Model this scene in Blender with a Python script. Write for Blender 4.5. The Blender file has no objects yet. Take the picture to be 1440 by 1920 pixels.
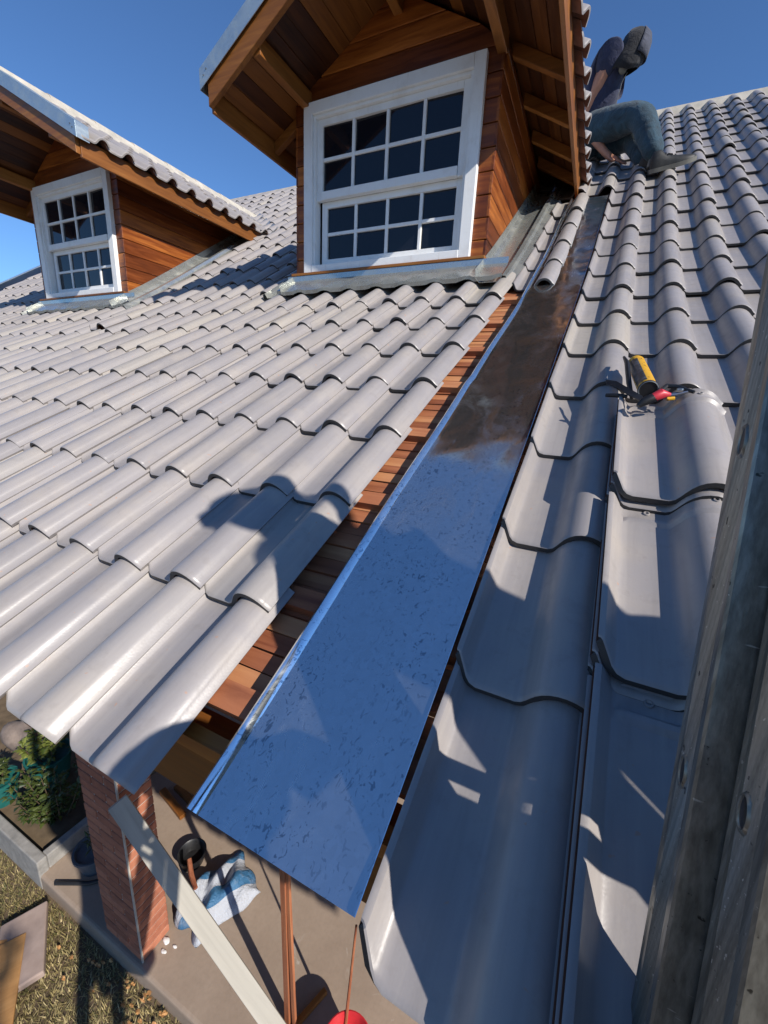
import bpy, bmesh, math, random
from mathutils import Vector, Matrix

random.seed(7)
scene = bpy.context.scene
COL = scene.collection
R = math.radians

# ------------------------------------------------------------------ camera, world, sun, exposure
CAMP = Vector((0.5142, -0.2842, 0.5883))
CX = Vector((0.8960, 0.4412, 0.0495)); CYD = Vector((0.1590, -0.2147, -0.9636)); CZ = Vector((-0.4145, 0.8713, -0.2626))
FPX = 772.9
cam = bpy.data.cameras.new('camera'); camo = bpy.data.objects.new('camera', cam); COL.objects.link(camo)
cam.sensor_fit = 'HORIZONTAL'; cam.sensor_width = 36.0; cam.lens = FPX / 1440 * 36.0
cam.clip_start = 0.01; cam.clip_end = 3000
mw = Matrix.Identity(4)
for i, a in enumerate((CX, -CYD, -CZ)):
    for j in range(3): mw[j][i] = a[j]
mw.translation = CAMP
camo.matrix_world = mw
scene.camera = camo

SUN_D = Vector((-1.40, 0.52, -1.0)).normalized()          # the way the light travels
sun_el = math.asin(-SUN_D.z)
w = bpy.data.worlds.new('World'); scene.world = w; w.use_nodes = True
nt = w.node_tree; nt.nodes.clear()
sky = nt.nodes.new('ShaderNodeTexSky'); sky.sky_type = 'NISHITA'; sky.sun_disc = False
sky.sun_elevation = sun_el
sky.sun_rotation = math.atan2(-SUN_D.x, -SUN_D.y)
sky.altitude = 700; sky.air_density = 1.1; sky.dust_density = 0.0; sky.ozone_density = 10.0
bg = nt.nodes.new('ShaderNodeBackground'); bg.inputs['Strength'].default_value = 0.125
wo = nt.nodes.new('ShaderNodeOutputWorld')
nt.links.new(sky.outputs[0], bg.inputs['Color']); nt.links.new(bg.outputs[0], wo.inputs['Surface'])
sl = bpy.data.lights.new('sun', 'SUN'); sl.energy = 5.0; sl.angle = R(0.5); sl.color = (1.0, 0.94, 0.86)
so = bpy.data.objects.new('sun', sl); COL.objects.link(so)
so.rotation_euler = SUN_D.to_track_quat('-Z', 'Y').to_euler(); so.location = (6, -4, 8)
scene.view_settings.view_transform = 'Standard'; scene.view_settings.look = 'None'
scene.view_settings.exposure = 0.22; scene.view_settings.gamma = 1.0
scene.render.engine = 'CYCLES'
scene.cycles.max_bounces = 6; scene.cycles.glossy_bounces = 3; scene.cycles.diffuse_bounces = 3

# ------------------------------------------------------------------ roof profile (eave at Y=0, ridge far up)
LROW = 0.34062; WCOL = 0.20
KN = [0, 3, 6, 10, 14, 22]; KA = [0.47123, 0.49473, 0.48357, 0.60258, 0.60262, 0.60266]
def lerp_tab(x, xs, ys):
    if x <= xs[0]: return ys[0]
    for i in range(len(xs) - 1):
        if x <= xs[i + 1]: return ys[i] + (ys[i + 1] - ys[i]) * (x - xs[i]) / (xs[i + 1] - xs[i])
    return ys[-1]
RA = [lerp_tab(i + .5, KN, KA) for i in range(30)]
RY = [0.0]; RZ = [0.0]
for i in range(30):
    RY.append(RY[-1] + LROW * math.cos(RA[i])); RZ.append(RZ[-1] + LROW * math.sin(RA[i]))
def roofz(y):
    if y < 0: return y * math.tan(RA[0])
    return lerp_tab(y, RY, RZ)
def roofy(z):
    if z < 0: return z / math.tan(RA[0])
    return lerp_tab(z, RZ, RY)
def roofa(y):
    for i in range(30):
        if y < RY[i + 1]: return RA[i]
    return RA[-1]
def rpt(x, y, h=0.0):                                     # a point h above the roof, measured square to it
    a = roofa(max(y, 0.001)); return Vector((x, y - h * math.sin(a), roofz(y) + h * math.cos(a)))
def cam_px(P):
    v = P - CAMP; d = v.dot(CZ)
    if d < 0.02: return None
    return (720 + FPX * v.dot(CX) / d, 960 + FPX * v.dot(CYD) / d, d)

# ------------------------------------------------------------------ node helpers and materials
class NT:
    def __init__(s, name):
        s.m = bpy.data.materials.new(name); s.m.use_nodes = True; s.t = s.m.node_tree; s.t.nodes.clear()
        s.out = s.n('ShaderNodeOutputMaterial'); s.b = s.n('ShaderNodeBsdfPrincipled')
        s.l(s.b.outputs[0], s.out.inputs['Surface'])
    def n(s, typ, **kw):
        x = s.t.nodes.new(typ)
        for k, v in kw.items(): setattr(x, k, v)
        return x
    def l(s, a, b): s.t.links.new(a, b)
    def coord(s, which='Object', scale=(1, 1, 1)):
        c = s.n('ShaderNodeTexCoord'); m = s.n('ShaderNodeMapping'); m.inputs['Scale'].default_value = scale
        s.l(c.outputs[which], m.inputs['Vector']); return m.outputs[0]
    def noise(s, vec, scale, detail=4, rough=.55, dist=0.0):
        x = s.n('ShaderNodeTexNoise'); x.inputs['Scale'].default_value = scale; x.inputs['Detail'].default_value = detail
        x.inputs['Roughness'].default_value = rough; x.inputs['Distortion'].default_value = dist
        if vec is not None: s.l(vec, x.inputs['Vector'])
        return x.outputs['Fac']
    def ramp(s, fac, stops):
        x = s.n('ShaderNodeValToRGB'); cr = x.color_ramp
        while len(cr.elements) < len(stops): cr.elements.new(.5)
        for e, (p, c) in zip(cr.elements, stops): e.position = p; e.color = (*c, 1) if len(c) == 3 else c
        s.l(fac, x.inputs[0]); return x.outputs['Color']
    def fmap(s, v, a, b, c, d):
        x = s.n('ShaderNodeMapRange'); s.l(v, x.inputs[0])
        for i, q in enumerate((a, b, c, d)): x.inputs[i + 1].default_value = q
        return x.outputs[0]
    def math(s, op, a, b):
        x = s.n('ShaderNodeMath', operation=op)
        for i, q in enumerate((a, b)):
            if isinstance(q, (int, float)): x.inputs[i].default_value = q
            else: s.l(q, x.inputs[i])
        return x.outputs[0]
    def mix(s, fac, a, b, mode='MIX'):
        x = s.n('ShaderNodeMix', data_type='RGBA', blend_type=mode)
        for sock, q in ((x.inputs[0], fac), (x.inputs[6], a), (x.inputs[7], b)):
            if isinstance(q, (int, float)): sock.default_value = q
            elif isinstance(q, tuple): sock.default_value = (*q, 1) if len(q) == 3 else q
            else: s.l(q, sock)
        return x.outputs[2]
    def rnd(s):
        return s.n('ShaderNodeObjectInfo').outputs['Random']
    def set(s, **kw):
        for k, v in kw.items():
            i = s.b.inputs[k]
            if isinstance(v, (int, float)): i.default_value = v
            elif isinstance(v, tuple): i.default_value = (*v, 1) if len(v) == 3 else v
            else: s.l(v, i)
        return s
    def bump(s, h, strength=.2, dist=.01):
        x = s.n('ShaderNodeBump'); x.inputs['Strength'].default_value = strength; x.inputs['Distance'].default_value = dist
        s.l(h, x.inputs['Height']); s.l(x.outputs[0], s.b.inputs['Normal'])

M = {}
def tile_mat(name, use_attr):
    t = NT(name); v = t.coord('Object')
    if use_attr:
        a = t.n('ShaderNodeAttribute', attribute_name='tint'); r = a.outputs['Fac']
    else: r = t.rnd()
    c = t.n('ShaderNodeCombineXYZ'); t.l(t.math('MULTIPLY', r, 37.0), c.inputs[0])
    va = t.n('ShaderNodeVectorMath', operation='ADD'); t.l(v, va.inputs[0]); t.l(c.outputs[0], va.inputs[1]); vv = va.outputs[0]
    base = t.ramp(r, [(0, (.262, .243, .238)), (.3, (.292, .270, .264)), (.6, (.312, .287, .278)), (.84, (.325, .300, .285)), (.92, (.37, .335, .29)), (1, (.275, .256, .256))])
    n1 = t.noise(vv, 6, 3, .6); base = t.mix(t.fmap(n1, .45, .75, 0, .45), base, (.42, .365, .30))
    n2 = t.noise(vv, 28, 4, .65); base = t.mix(t.fmap(n2, .55, .75, 0, .40), base, (.22, .195, .18))
    sm = t.n('ShaderNodeVectorMath', operation='MULTIPLY'); t.l(vv, sm.inputs[0]); sm.inputs[1].default_value = (46, 3.2, 46)
    n5 = t.noise(sm.outputs[0], 1, 3, .6); base = t.mix(t.fmap(n5, .52, .75, 0, .30), base, (.20, .18, .165)); base = t.mix(t.fmap(n5, .46, .28, 0, .22), base, (.46, .42, .37))
    n4 = t.noise(vv, 55, 2, .5); base = t.mix(t.fmap(n4, .735, .76, 0, .75), base, (.40, .25, .18))      # chips of bare clay
    n3 = t.noise(vv, 260, 1, .5)
    t.set(**{'Base Color': base, 'Roughness': t.fmap(n2, .3, .7, .29, .46), 'Specular IOR Level': .5})
    nb = t.noise(vv, 14, 1, .5)
    t.bump(t.math('ADD', t.math('MULTIPLY', n3, .16), t.math('MULTIPLY', nb, .5)), .2, .004)
    return t.m
M['tile'] = tile_mat('glazed_grey_tile', False); M['tile_far'] = tile_mat('glazed_grey_tile_field', True)
M['edge'] = None
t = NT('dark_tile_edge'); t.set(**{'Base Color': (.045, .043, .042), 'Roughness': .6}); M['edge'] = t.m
t = NT('clay_underside'); v = t.coord('Object'); n = t.noise(v, 20, 5)
t.set(**{'Base Color': t.ramp(n, [(.3, (.13, .055, .035)), (.7, (.22, .10, .06))]), 'Roughness': .8}); M['clay'] = t.m

def wood(name, stops, axis, rough=.45, grain=9.0, var=.55, bumpv=.15, coat=0.0):
    t = NT(name); sc = [grain * 4, grain * 4, grain * 4]; sc['xyz'.index(axis)] = grain * .28
    v = t.coord('Object', tuple(sc)); r = t.rnd()
    c = t.n('ShaderNodeCombineXYZ'); t.l(t.math('MULTIPLY', r, 91.0), c.inputs[0]); t.l(t.math('MULTIPLY', r, 53.0), c.inputs[1]); t.l(t.math('MULTIPLY', r, 71.0), c.inputs[2])
    va = t.n('ShaderNodeVectorMath', operation='ADD'); t.l(v, va.inputs[0]); t.l(c.outputs[0], va.inputs[1])
    n = t.noise(va.outputs[0], 1.0, 7, .62, .6); n2 = t.noise(va.outputs[0], .22, 3, .5, .3)
    f = t.math('ADD', t.math('MULTIPLY', n, .6), t.math('ADD', t.math('MULTIPLY', n2, .4), t.math('MULTIPLY', t.math('SUBTRACT', r, .5), var * .45)))
    col = t.ramp(f, stops)
    kn = t.noise(t.coord('Object'), 3.1, 2, .4)
    col = t.mix(t.fmap(kn, .70, .80, 0, .55), col, tuple(x * .45 for x in stops[0][1]))
    t.set(**{'Base Color': col, 'Roughness': t.fmap(n, .3, .7, rough - .08, rough + .12), 'Coat Weight': coat, 'Coat Roughness': .25, 'Specular IOR Level': .35})
    t.bump(n, bumpv, .004); return t.m
VARN = [(.25, (.045, .009, .002)), (.5, (.180, .043, .007)), (.75, (.48, .155, .025))]
RAFT = [(.25, (.11, .036, .007)), (.5, (.23, .083, .016)), (.75, (.38, .160, .036))]
DECK = [(.25, (.16, .045, .022)), (.5, (.36, .13, .058)), (.78, (.56, .27, .12))]
for ax in 'xyz':
    M['varn_' + ax] = wood('varnished_boards_' + ax, VARN, ax, .40, var=.6, coat=.1)
    M['raft_' + ax] = wood('honey_timber_' + ax, RAFT, ax, .48, var=.5, coat=.05)
    M['deck_' + ax] = wood('raw_red_timber_' + ax, DECK, ax, .62, var=.75, bumpv=.3)
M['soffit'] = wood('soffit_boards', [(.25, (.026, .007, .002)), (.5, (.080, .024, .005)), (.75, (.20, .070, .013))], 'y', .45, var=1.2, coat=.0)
M['plank_pale'] = wood('cement_stained_plank', [(.2, (.22, .205, .175)), (.5, (.37, .345, .295)), (.8, (.50, .465, .40))], 'z', .8, grain=4, var=.2, bumpv=.3)
M['ply'] = wood('orange_board', [(.25, (.36, .17, .06)), (.5, (.48, .25, .09)), (.75, (.58, .32, .13))], 'y', .6, var=.3)

t = NT('white_paint'); v = t.coord('Object'); n = t.noise(v, 9, 6, .6); n2 = t.noise(t.coord('Object', (60, 60, 8)), 1, 4)
c_ = t.mix(t.fmap(n, .50, .72, 0, .38), (.80, .80, .78), (.60, .56, .50)); c_ = t.mix(t.fmap(n2, .62, .75, 0, .30), c_, (.50, .45, .38))
t.set(**{'Base Color': c_, 'Roughness': .55}); t.bump(n2, .1, .003); M['white'] = t.m

t = NT('window_glass'); n = t.noise(t.coord('Object'), 2.2, 2)
t.set(**{'Base Color': (.008, .009, .013), 'Roughness': .045, 'Specular IOR Level': .5}); t.bump(n, .05, .02); M['glass'] = t.m
t = NT('dark_interior'); t.set(**{'Base Color': (.03, .026, .022), 'Roughness': .9}); M['dark'] = t.m

def galv(name, base, rough, blot, bl_amt, bump_s, spangle=True, warm=None, metal=1.0, scale=1.0, flake=62):
    t = NT(name); v = t.coord('Object')
    vo = t.n('ShaderNodeTexVoronoi'); vo.inputs['Scale'].default_value = 90 * scale; t.l(v, vo.inputs['Vector'])
    col = t.mix(t.fmap(vo.outputs['Color'], 0, 1, 0, .18 if spangle else .02), base, tuple(x * .55 for x in base))
    n = t.noise(t.coord('Object', (1, .55, 1)), flake * scale, 3, .6, 1.2)
    n_w = t.noise(v, 7, 3, .5)
    m_ = t.math('MULTIPLY', t.fmap(n, .60, .615, 0, 1), t.fmap(n_w, .38, .55, .15, 1))
    col = t.mix(t.math('MULTIPLY', m_, bl_amt), col, blot)
    n2 = t.noise(t.coord('Object', (1, .35, 1)), 11, 6, .65, .6)
    dust = t.fmap(n2, .52, .78, 0, .5); scr = t.noise(t.coord('Object', (120, 4, 20)), 1, 4, .6)
    if warm: col = t.mix(dust, col, warm)
    rg = t.math('ADD', t.fmap(n2, .45, .8, rough, rough + .26), t.math('MULTIPLY', t.fmap(scr, .6, .75, 0, 1), .08))
    t.set(**{'Base Color': col, 'Metallic': metal, 'Roughness': rg})
    nb = t.noise(t.coord('Object', (1, .6, 1)), 4.2, 2, .5); t.bump(t.math('ADD', nb, t.math('MULTIPLY', n2, .04)), bump_s, .03)
    return t.m
M['galv'] = galv('galvanized_sheet', (.90, .95, .96), .085, (.34, .42, .48), .9, .24, warm=(.84, .86, .86), metal=.975, flake=112)
M['galv_worn'] = galv('weathered_flashing', (.56, .58, .55), .24, (.38, .40, .38), .4, .08, warm=(.60, .53, .37), metal=.78)
M['galv_trim'] = galv('blue_galvanized_trim', (.52, .60, .63), .42, (.4, .44, .46), .2, .08, metal=.8)
t = NT('old_aluminium'); v = t.coord('Object'); n = t.noise(t.coord('Object', (190, 190, 1.5)), 1, 4, .6); n2 = t.noise(t.coord('Object', (60, 60, 1.6)), 1, 5, .6)
c_ = t.mix(t.fmap(n, .35, .68, 0, 1), (.30, .29, .25), (.17, .16, .135)); c_ = t.mix(t.fmap(n2, .48, .70, 0, .7), c_, (.07, .064, .052))
n3 = t.noise(v, 85, 3, .5); c_ = t.mix(t.fmap(n3, .68, .71, 0, .85), c_, (.02, .018, .015))
sc_n = t.noise(t.coord('Object', (30, 260, 180)), 1, 2, .5); c_ = t.mix(t.fmap(sc_n, .70, .73, 0, .6), c_, (.62, .60, .54))
t.set(**{'Base Color': c_, 'Metallic': .65, 'Roughness': t.fmap(n2, .3, .7, .30, .46)}); t.bump(t.math('ADD', n, t.math('MULTIPLY', n3, .4)), .08, .002); M['alu'] = t.m

t = NT('fired_brick'); v = t.coord('Object'); n = t.noise(v, 30, 5); r = t.rnd()
f = t.math('ADD', t.math('MULTIPLY', n, .6), t.math('MULTIPLY', r, .4))
t.set(**{'Base Color': t.ramp(f, [(.25, (.26, .088, .048)), (.5, (.36, .125, .068)), (.8, (.46, .18, .10))]), 'Roughness': .8}); t.bump(n, .3, .004); M['brick'] = t.m
def matte(name, a, b, scale=12, rough=.85, bs=.25, bd=.006):
    t = NT(name); n = t.noise(t.coord('Object'), scale, 6, .6)
    t.set(**{'Base Color': t.ramp(n, [(.3, a), (.7, b)]), 'Roughness': rough}); t.bump(n, bs, bd); return t.m
M['mortar'] = matte('pale_mortar', (.40, .36, .30), (.52, .47, .40), 40)
M['ridge_cement'] = matte('ridge_cement', (.36, .33, .27), (.56, .51, .43), 9)
t = NT('terrace_concrete'); v = t.coord('Object'); n = t.noise(v, 2.2, 7, .62); n2 = t.noise(v, 45, 4); n3 = t.noise(v, 5, 5, .7, 1.0)
c_ = t.ramp(n, [(.3, (.25, .185, .135)), (.7, (.34, .26, .195))]); c_ = t.mix(t.fmap(n2, .4, .8, 0, .3), c_, (.20, .15, .11))
c_ = t.mix(t.fmap(n3, .66, .74, 0, .5), c_, (.50, .46, .40)); c_ = t.mix(t.fmap(n3, .30, .24, 0, .5), c_, (.12, .09, .07))
t.set(**{'Base Color': c_, 'Roughness': .8}); t.bump(n2, .15, .004); M['slab'] = t.m
M['kerb'] = matte('grey_concrete', (.20, .19, .175), (.33, .31, .28), 16)
M['soil'] = matte('dry_soil', (.085, .06, .035), (.17, .12, .07), 9)
M['wall'] = matte('render_wall', (.30, .26, .21), (.36, .31, .26), 5)
t = NT('dry_grass'); a = t.n('ShaderNodeAttribute', attribute_name='tint')
t.set(**{'Base Color': t.ramp(a.outputs['Fac'], [(0, (.07, .075, .02)), (.35, (.16, .13, .045)), (.7, (.33, .26, .11)), (1, (.50, .40, .20))]), 'Roughness': .7}); M['grass'] = t.m
def leafmat(name, a, b):
    t = NT(name); at = t.n('ShaderNodeAttribute', attribute_name='tint')
    t.set(**{'Base Color': t.ramp(at.outputs['Fac'], [(0, a), (1, b)]), 'Roughness': .45, 'Specular IOR Level': .4}); return t.m
M['leaf'] = leafmat('green_leaves', (.020, .036, .008), (.075, .095, .020))
M['leaf_lime'] = leafmat('lime_leaves', (.05, .075, .012), (.17, .19, .04))
def plain(name, c, rough=.5, metal=0.0, var=.12, scale=30, bs=.05):
    t = NT(name); n = t.noise(t.coord('Object'), scale, 5)
    t.set(**{'Base Color': t.mix(t.fmap(n, .3, .7, 0, 1), tuple(x * (1 - var) for x in c), tuple(min(1, x * (1 + var)) for x in c)), 'Roughness': rough, 'Metallic': metal})
    t.bump(n, bs, .003); return t.m
M['teal'] = plain('teal_plastic', (.012, .11, .095), .5); M['greypot'] = plain('grey_plastic_pot', (.10, .115, .13), .5)
M['black'] = plain('black_plastic', (.013, .013, .014), .45, var=.4); M['red'] = plain('red_plastic', (.50, .03, .035), .35)
M['redgrip'] = plain('red_grip', (.55, .035, .05), .4); M['steel'] = plain('tool_steel', (.30, .30, .31), .3, 1.0, .3)
M['bark'] = plain('stem_bark', (.09, .06, .035), .8, var=.3)
M['stone'] = matte('garden_stone', (.13, .10, .085), (.24, .19, .16), 14)
M['paver'] = matte('concrete_paver', (.30, .22, .18), (.40, .30, .25), 10)
M['white_lump'] = matte('plaster_lumps', (.55, .53, .50), (.75, .73, .70), 20)
M['skin'] = plain('skin', (.42, .20, .13), .5, var=.15, scale=25)
def fabric(name, c, var=.25, sc=14, rough=.85):
    t = NT(name); n = t.noise(t.coord('Object'), sc, 6, .6, .8); n2 = t.noise(t.coord('Object'), 400, 2)
    t.set(**{'Base Color': t.mix(t.fmap(n, .3, .7, 0, 1), tuple(x * (1 - var) for x in c), tuple(x * (1 + var) for x in c)), 'Roughness': rough, 'Sheen Weight': .15})
    t.bump(t.math('ADD', n, t.math('MULTIPLY', n2, .05)), .6, .025); return t.m
M['navy'] = fabric('navy_jersey', (.016, .021, .056)); M['hat'] = fabric('dark_hat_cloth', (.004, .0045, .008)); M['hat_grey'] = fabric('sunlit_hat_and_grey_shirt', (.05, .055, .08))  # hat_grey paints the sunlit side of the dark hat, and colours a shirt
M['jeans'] = fabric('teal_denim', (.014, .044, .066), .5, 12); M['shoe'] = plain('dark_grey_shoe', (.018, .018, .017), .6, var=.35, scale=40)
M['sole'] = plain('pale_sole', (.14, .135, .115), .7); M['khaki'] = fabric('khaki_cotton', (.25, .20, .13))
# sealant can: yellow body with a dark printed panel
t = NT('yellow_can_print'); tc = t.n('ShaderNodeTexCoord'); sp = t.n('ShaderNodeSeparateXYZ'); t.l(tc.outputs['Object'], sp.inputs[0])
an = t.n('ShaderNodeMath', operation='ARCTAN2'); t.l(sp.outputs[1], an.inputs[0]); t.l(sp.outputs[0], an.inputs[1])
pan = t.math('MULTIPLY', t.math('LESS_THAN', an.outputs[0], -1.75), t.math('MULTIPLY', t.math('GREATER_THAN', sp.outputs[2], .016), t.math('LESS_THAN', sp.outputs[2], .205)))
n = t.noise(t.coord('Object', (90, 90, 50)), 1, 4, .6); nz = t.noise(t.coord('Object'), 60, 4)
yel = t.mix(t.fmap(n, .60, .64, 0, .8), (.72, .38, .012), (.03, .022, .01)); pc = t.mix(t.fmap(nz, .45, .7, 0, .7), (.028, .03, .036), (.17, .18, .20))
t.set(**{'Base Color': t.mix(pan, yel, pc), 'Roughness': .35}); M['can'] = t.m
# cement bag: white with blue stripes
t = NT('striped_bag'); v = t.n('ShaderNodeTexCoord'); sp = t.n('ShaderNodeSeparateXYZ'); t.l(v.outputs['Object'], sp.inputs[0])
st = t.math('GREATER_THAN', t.math('SINE', t.math('MULTIPLY', sp.outputs[0], 34.0), 0), .05)
n = t.noise(t.coord('Object'), 16, 6, .65)
c_ = t.mix(st, (.40, .42, .46), (.04, .14, .27)); c_ = t.mix(t.fmap(n, .5, .75, 0, .5), c_, (.33, .33, .34))
t.set(**{'Base Color': c_, 'Roughness': .5}); t.bump(n, .8, .03); M['bag'] = t.m

# ------------------------------------------------------------------ mesh helpers
def mesh_obj(name, verts, faces, mat, parent=None, smooth=False, sharp=None, mats=None, fmat=None):
    me = bpy.data.meshes.new(name); me.from_pydata([tuple(v) for v in verts], [], faces); me.update()
    for m_ in (mats or [mat]): me.materials.append(M[m_] if isinstance(m_, str) else m_)
    if fmat: me.polygons.foreach_set('material_index', fmat)
    if smooth:
        me.polygons.foreach_set('use_smooth', [True] * len(me.polygons))
        me.set_sharp_from_angle(angle=R(sharp or 38))
    o = bpy.data.objects.new(name, me); COL.objects.link(o)
    if parent is not None: attach(o, parent)
    return o
def attach(o, parent):
    o.parent = parent
    T = Matrix.Identity(4); loc = parent.location.copy() if parent.type == 'EMPTY' else Vector((0, 0, 0))
    T.translation = -loc; o.matrix_parent_inverse = T
def empty(name, loc=(0, 0, 0)):
    o = bpy.data.objects.new(name, None); COL.objects.link(o); o.location = loc; o.empty_display_size = .1; return o
def tag(o, label, cat, group=None):
    o['label'] = label; o['category'] = cat
    if group: o['group'] = group
    return o
def stru(o): o['kind'] = 'structure'; return o
class MB:
    def __init__(s): s.v = []; s.f = []
    def add(s, v, f):
        b = len(s.v); s.v += [Vector(x) for x in v]; s.f += [tuple(i + b for i in q) for q in f]; return s
    def box(s, x0, x1, y0, y1, z0, z1):
        return s.add([(x0, y0, z0), (x1, y0, z0), (x1, y1, z0), (x0, y1, z0), (x0, y0, z1), (x1, y0, z1), (x1, y1, z1), (x0, y1, z1)],
                     [(0, 3, 2, 1), (4, 5, 6, 7), (0, 1, 5, 4), (1, 2, 6, 5), (2, 3, 7, 6), (3, 0, 4, 7)])
    def bar(s, a, b, u, v_, ):                                # a bar from a to b with half-vectors u and v
        a = Vector(a); b = Vector(b); u = Vector(u); v_ = Vector(v_)
        return s.add([a - u - v_, a + u - v_, a + u + v_, a - u + v_, b - u - v_, b + u - v_, b + u + v_, b - u + v_],
                     [(0, 3, 2, 1), (4, 5, 6, 7), (0, 1, 5, 4), (1, 2, 6, 5), (2, 3, 7, 6), (3, 0, 4, 7)])
    def prism(s, poly, off):                                  # polygon extruded by a vector
        n = len(poly); off = Vector(off); P = [Vector(p) for p in poly]
        return s.add(P + [p + off for p in P], [tuple(range(n - 1, -1, -1)), tuple(range(n, 2 * n))] + [(i, (i + 1) % n, n + (i + 1) % n, n + i) for i in range(n)])
    def tube(s, pts, rad, seg=10, cap=True):
        pts = [Vector(p) for p in pts]; n = len(pts); rad = rad if isinstance(rad, (list, tuple)) else [rad] * n
        V = []; F = []; up = None
        for i, p in enumerate(pts):
            d = (pts[min(i + 1, n - 1)] - pts[max(i - 1, 0)]).normalized()
            if up is None: up = d.orthogonal().normalized()
            up = (up - d * up.dot(d)).normalized(); sd = d.cross(up)
            for k in range(seg):
                a = 2 * math.pi * k / seg; V.append(p + (up * math.cos(a) + sd * math.sin(a)) * rad[i])
        for i in range(n - 1):
            for k in range(seg): F.append((i * seg + k, i * seg + (k + 1) % seg, (i + 1) * seg + (k + 1) % seg, (i + 1) * seg + k))
        if cap: F.append(tuple(range(seg - 1, -1, -1))); F.append(tuple(range((n - 1) * seg, n * seg)))
        return s.add(V, F)
    def lathe(s, prof, seg=24, base=(0, 0, 0), cap0=True, cap1=True):
        b = Vector(base); V = []; F = []
        for r_, z in prof:
            for k in range(seg):
                a = 2 * math.pi * k / seg; V.append(b + Vector((r_ * math.cos(a), r_ * math.sin(a), z)))
        for i in range(len(prof) - 1):
            for k in range(seg): F.append((i * seg + k, i * seg + (k + 1) % seg, (i + 1) * seg + (k + 1) % seg, (i + 1) * seg + k))
        if cap0: F.append(tuple(range(seg - 1, -1, -1)))
        if cap1: F.append(tuple(range((len(prof) - 1) * seg, len(prof) * seg)))
        return s.add(V, F)
    def sheet(s, rows, th):                                   # a thin sheet through rows of points, thickness along -normal
        nr = len(rows); nc = len(rows[0]); rows = [[Vector(p) for p in r_] for r_ in rows]; top = []; bot = []
        for i in range(nr):
            for j in range(nc):
                du = rows[i][min(j + 1, nc - 1)] - rows[i][max(j - 1, 0)]; dv = rows[min(i + 1, nr - 1)][j] - rows[max(i - 1, 0)][j]
                nn = du.cross(dv).normalized(); top.append(rows[i][j]); bot.append(rows[i][j] - nn * th)
        N = nr * nc; F = []
        for i in range(nr - 1):
            for j in range(nc - 1):
                a, b, c, d = i * nc + j, i * nc + j + 1, (i + 1) * nc + j + 1, (i + 1) * nc + j
                F.append((a, b, c, d)); F.append((N + d, N + c, N + b, N + a))
        for j in range(nc - 1):
            F.append((j + 1, j, N + j, N + j + 1)); a = (nr - 1) * nc + j; F.append((a, a + 1, N + a + 1, N + a))
        for i in range(nr - 1):
            a = i * nc; F.append((a, a + nc, N + a + nc, N + a)); b = a + nc - 1; F.append((b + nc, b, N + b, N + b + nc))
        return s.add(top + bot, F)
    def build(s, name, mat, parent=None, smooth=False, sharp=None):
        return mesh_obj(name, s.v, s.f, mat, parent, smooth, sharp)
def bevel(o, wd=.003, seg=2):
    m_ = o.modifiers.new('soft_edge', 'BEVEL'); m_.width = wd; m_.segments = seg; m_.limit_method = 'ANGLE'; return o

# ------------------------------------------------------------------ the roof tile
TL = 0.41; TT = 0.0135
def tile_profile():
    P = [(0.000, .0282), (.004, .0290), (.009, .0275), (.025, .0045), (.031, .001), (.041, 0.0), (.103, 0.0), (.110, .0035), (.116, .0115), (.122, .0215), (.129, .0320),
         (.138, .0415), (.149, .0485), (.161, .0520), (.173, .0523), (.184, .0498), (.194, .0452), (.2025, .0390), (.2085, .0335),
         (.2095, .0318), (.2125, .0285), (.2180, .0225), (.2235, .0185)]
    return P
PROF = tile_profile()
NOTCH = [.040, .039, .035, .012, .005, .001]          # the lip is cut back at the lower end
def tile_geo(L=TL, head=False):
    n = len(PROF); ys = [(0, -.0030), (.003, -.0007), (.010, 0.0), (L * .5, 0.0)]
    if head: ys += [(L - .062, 0), (L - .054, .006), (L - .046, .006), (L - .040, .0005), (L - .012, 0), (L - .006, .006), (L, .004)]
    else: ys += [(L, 0.0)]
    V = []; F = []; FM = []; m_ = len(ys); nm = []
    for i in range(n):
        a = Vector(PROF[max(i - 1, 0)]); b = Vector(PROF[min(i + 1, n - 1)]); d = (b - a).normalized(); nm.append(Vector((-d.y, d.x)))
    for y, dz in ys:
        for i in range(n):
            q = dz if (i > 4 or y < .05) else 0.0
            V.append((PROF[i][0] + nm[i].x * q, y + (NOTCH[i] * max(0, 1 - y / .2) if i < 6 else 0), PROF[i][1] + nm[i].y * q))
    for y, dz in ys:
        for i in range(n): V.append((PROF[i][0] - nm[i].x * TT, y + (NOTCH[i] * max(0, 1 - y / .2) if i < 6 else 0), PROF[i][1] - nm[i].y * TT))
    N = n * m_
    for j in range(m_ - 1):
        for i in range(n - 1):
            a, b, c, d = j * n + i, j * n + i + 1, (j + 1) * n + i + 1, (j + 1) * n + i
            F.append((a, b, c, d)); FM.append(0)
            if j == 0: pass
    for i in range(n - 1):                                     # the underside in one strip
        F.append((N + (m_ - 1) * n + i, N + (m_ - 1) * n + i + 1, N + i + 1, N + i)); FM.append(1)
    for i in range(n - 1):
        F.append((i + 1, i, N + i, N + i + 1)); FM.append(2); a = (m_ - 1) * n + i; F.append((a, a + 1, N + a + 1, N + a)); FM.append(1)
    F.append(tuple([j * n for j in range(m_)] + [N + (m_ - 1) * n, N])); FM.append(0)
    F.append(tuple([j * n + n - 1 for j in range(m_ - 1, -1, -1)] + [N + n - 1, N + (m_ - 1) * n + n - 1])); FM.append(0)
    return V, F, FM
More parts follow.
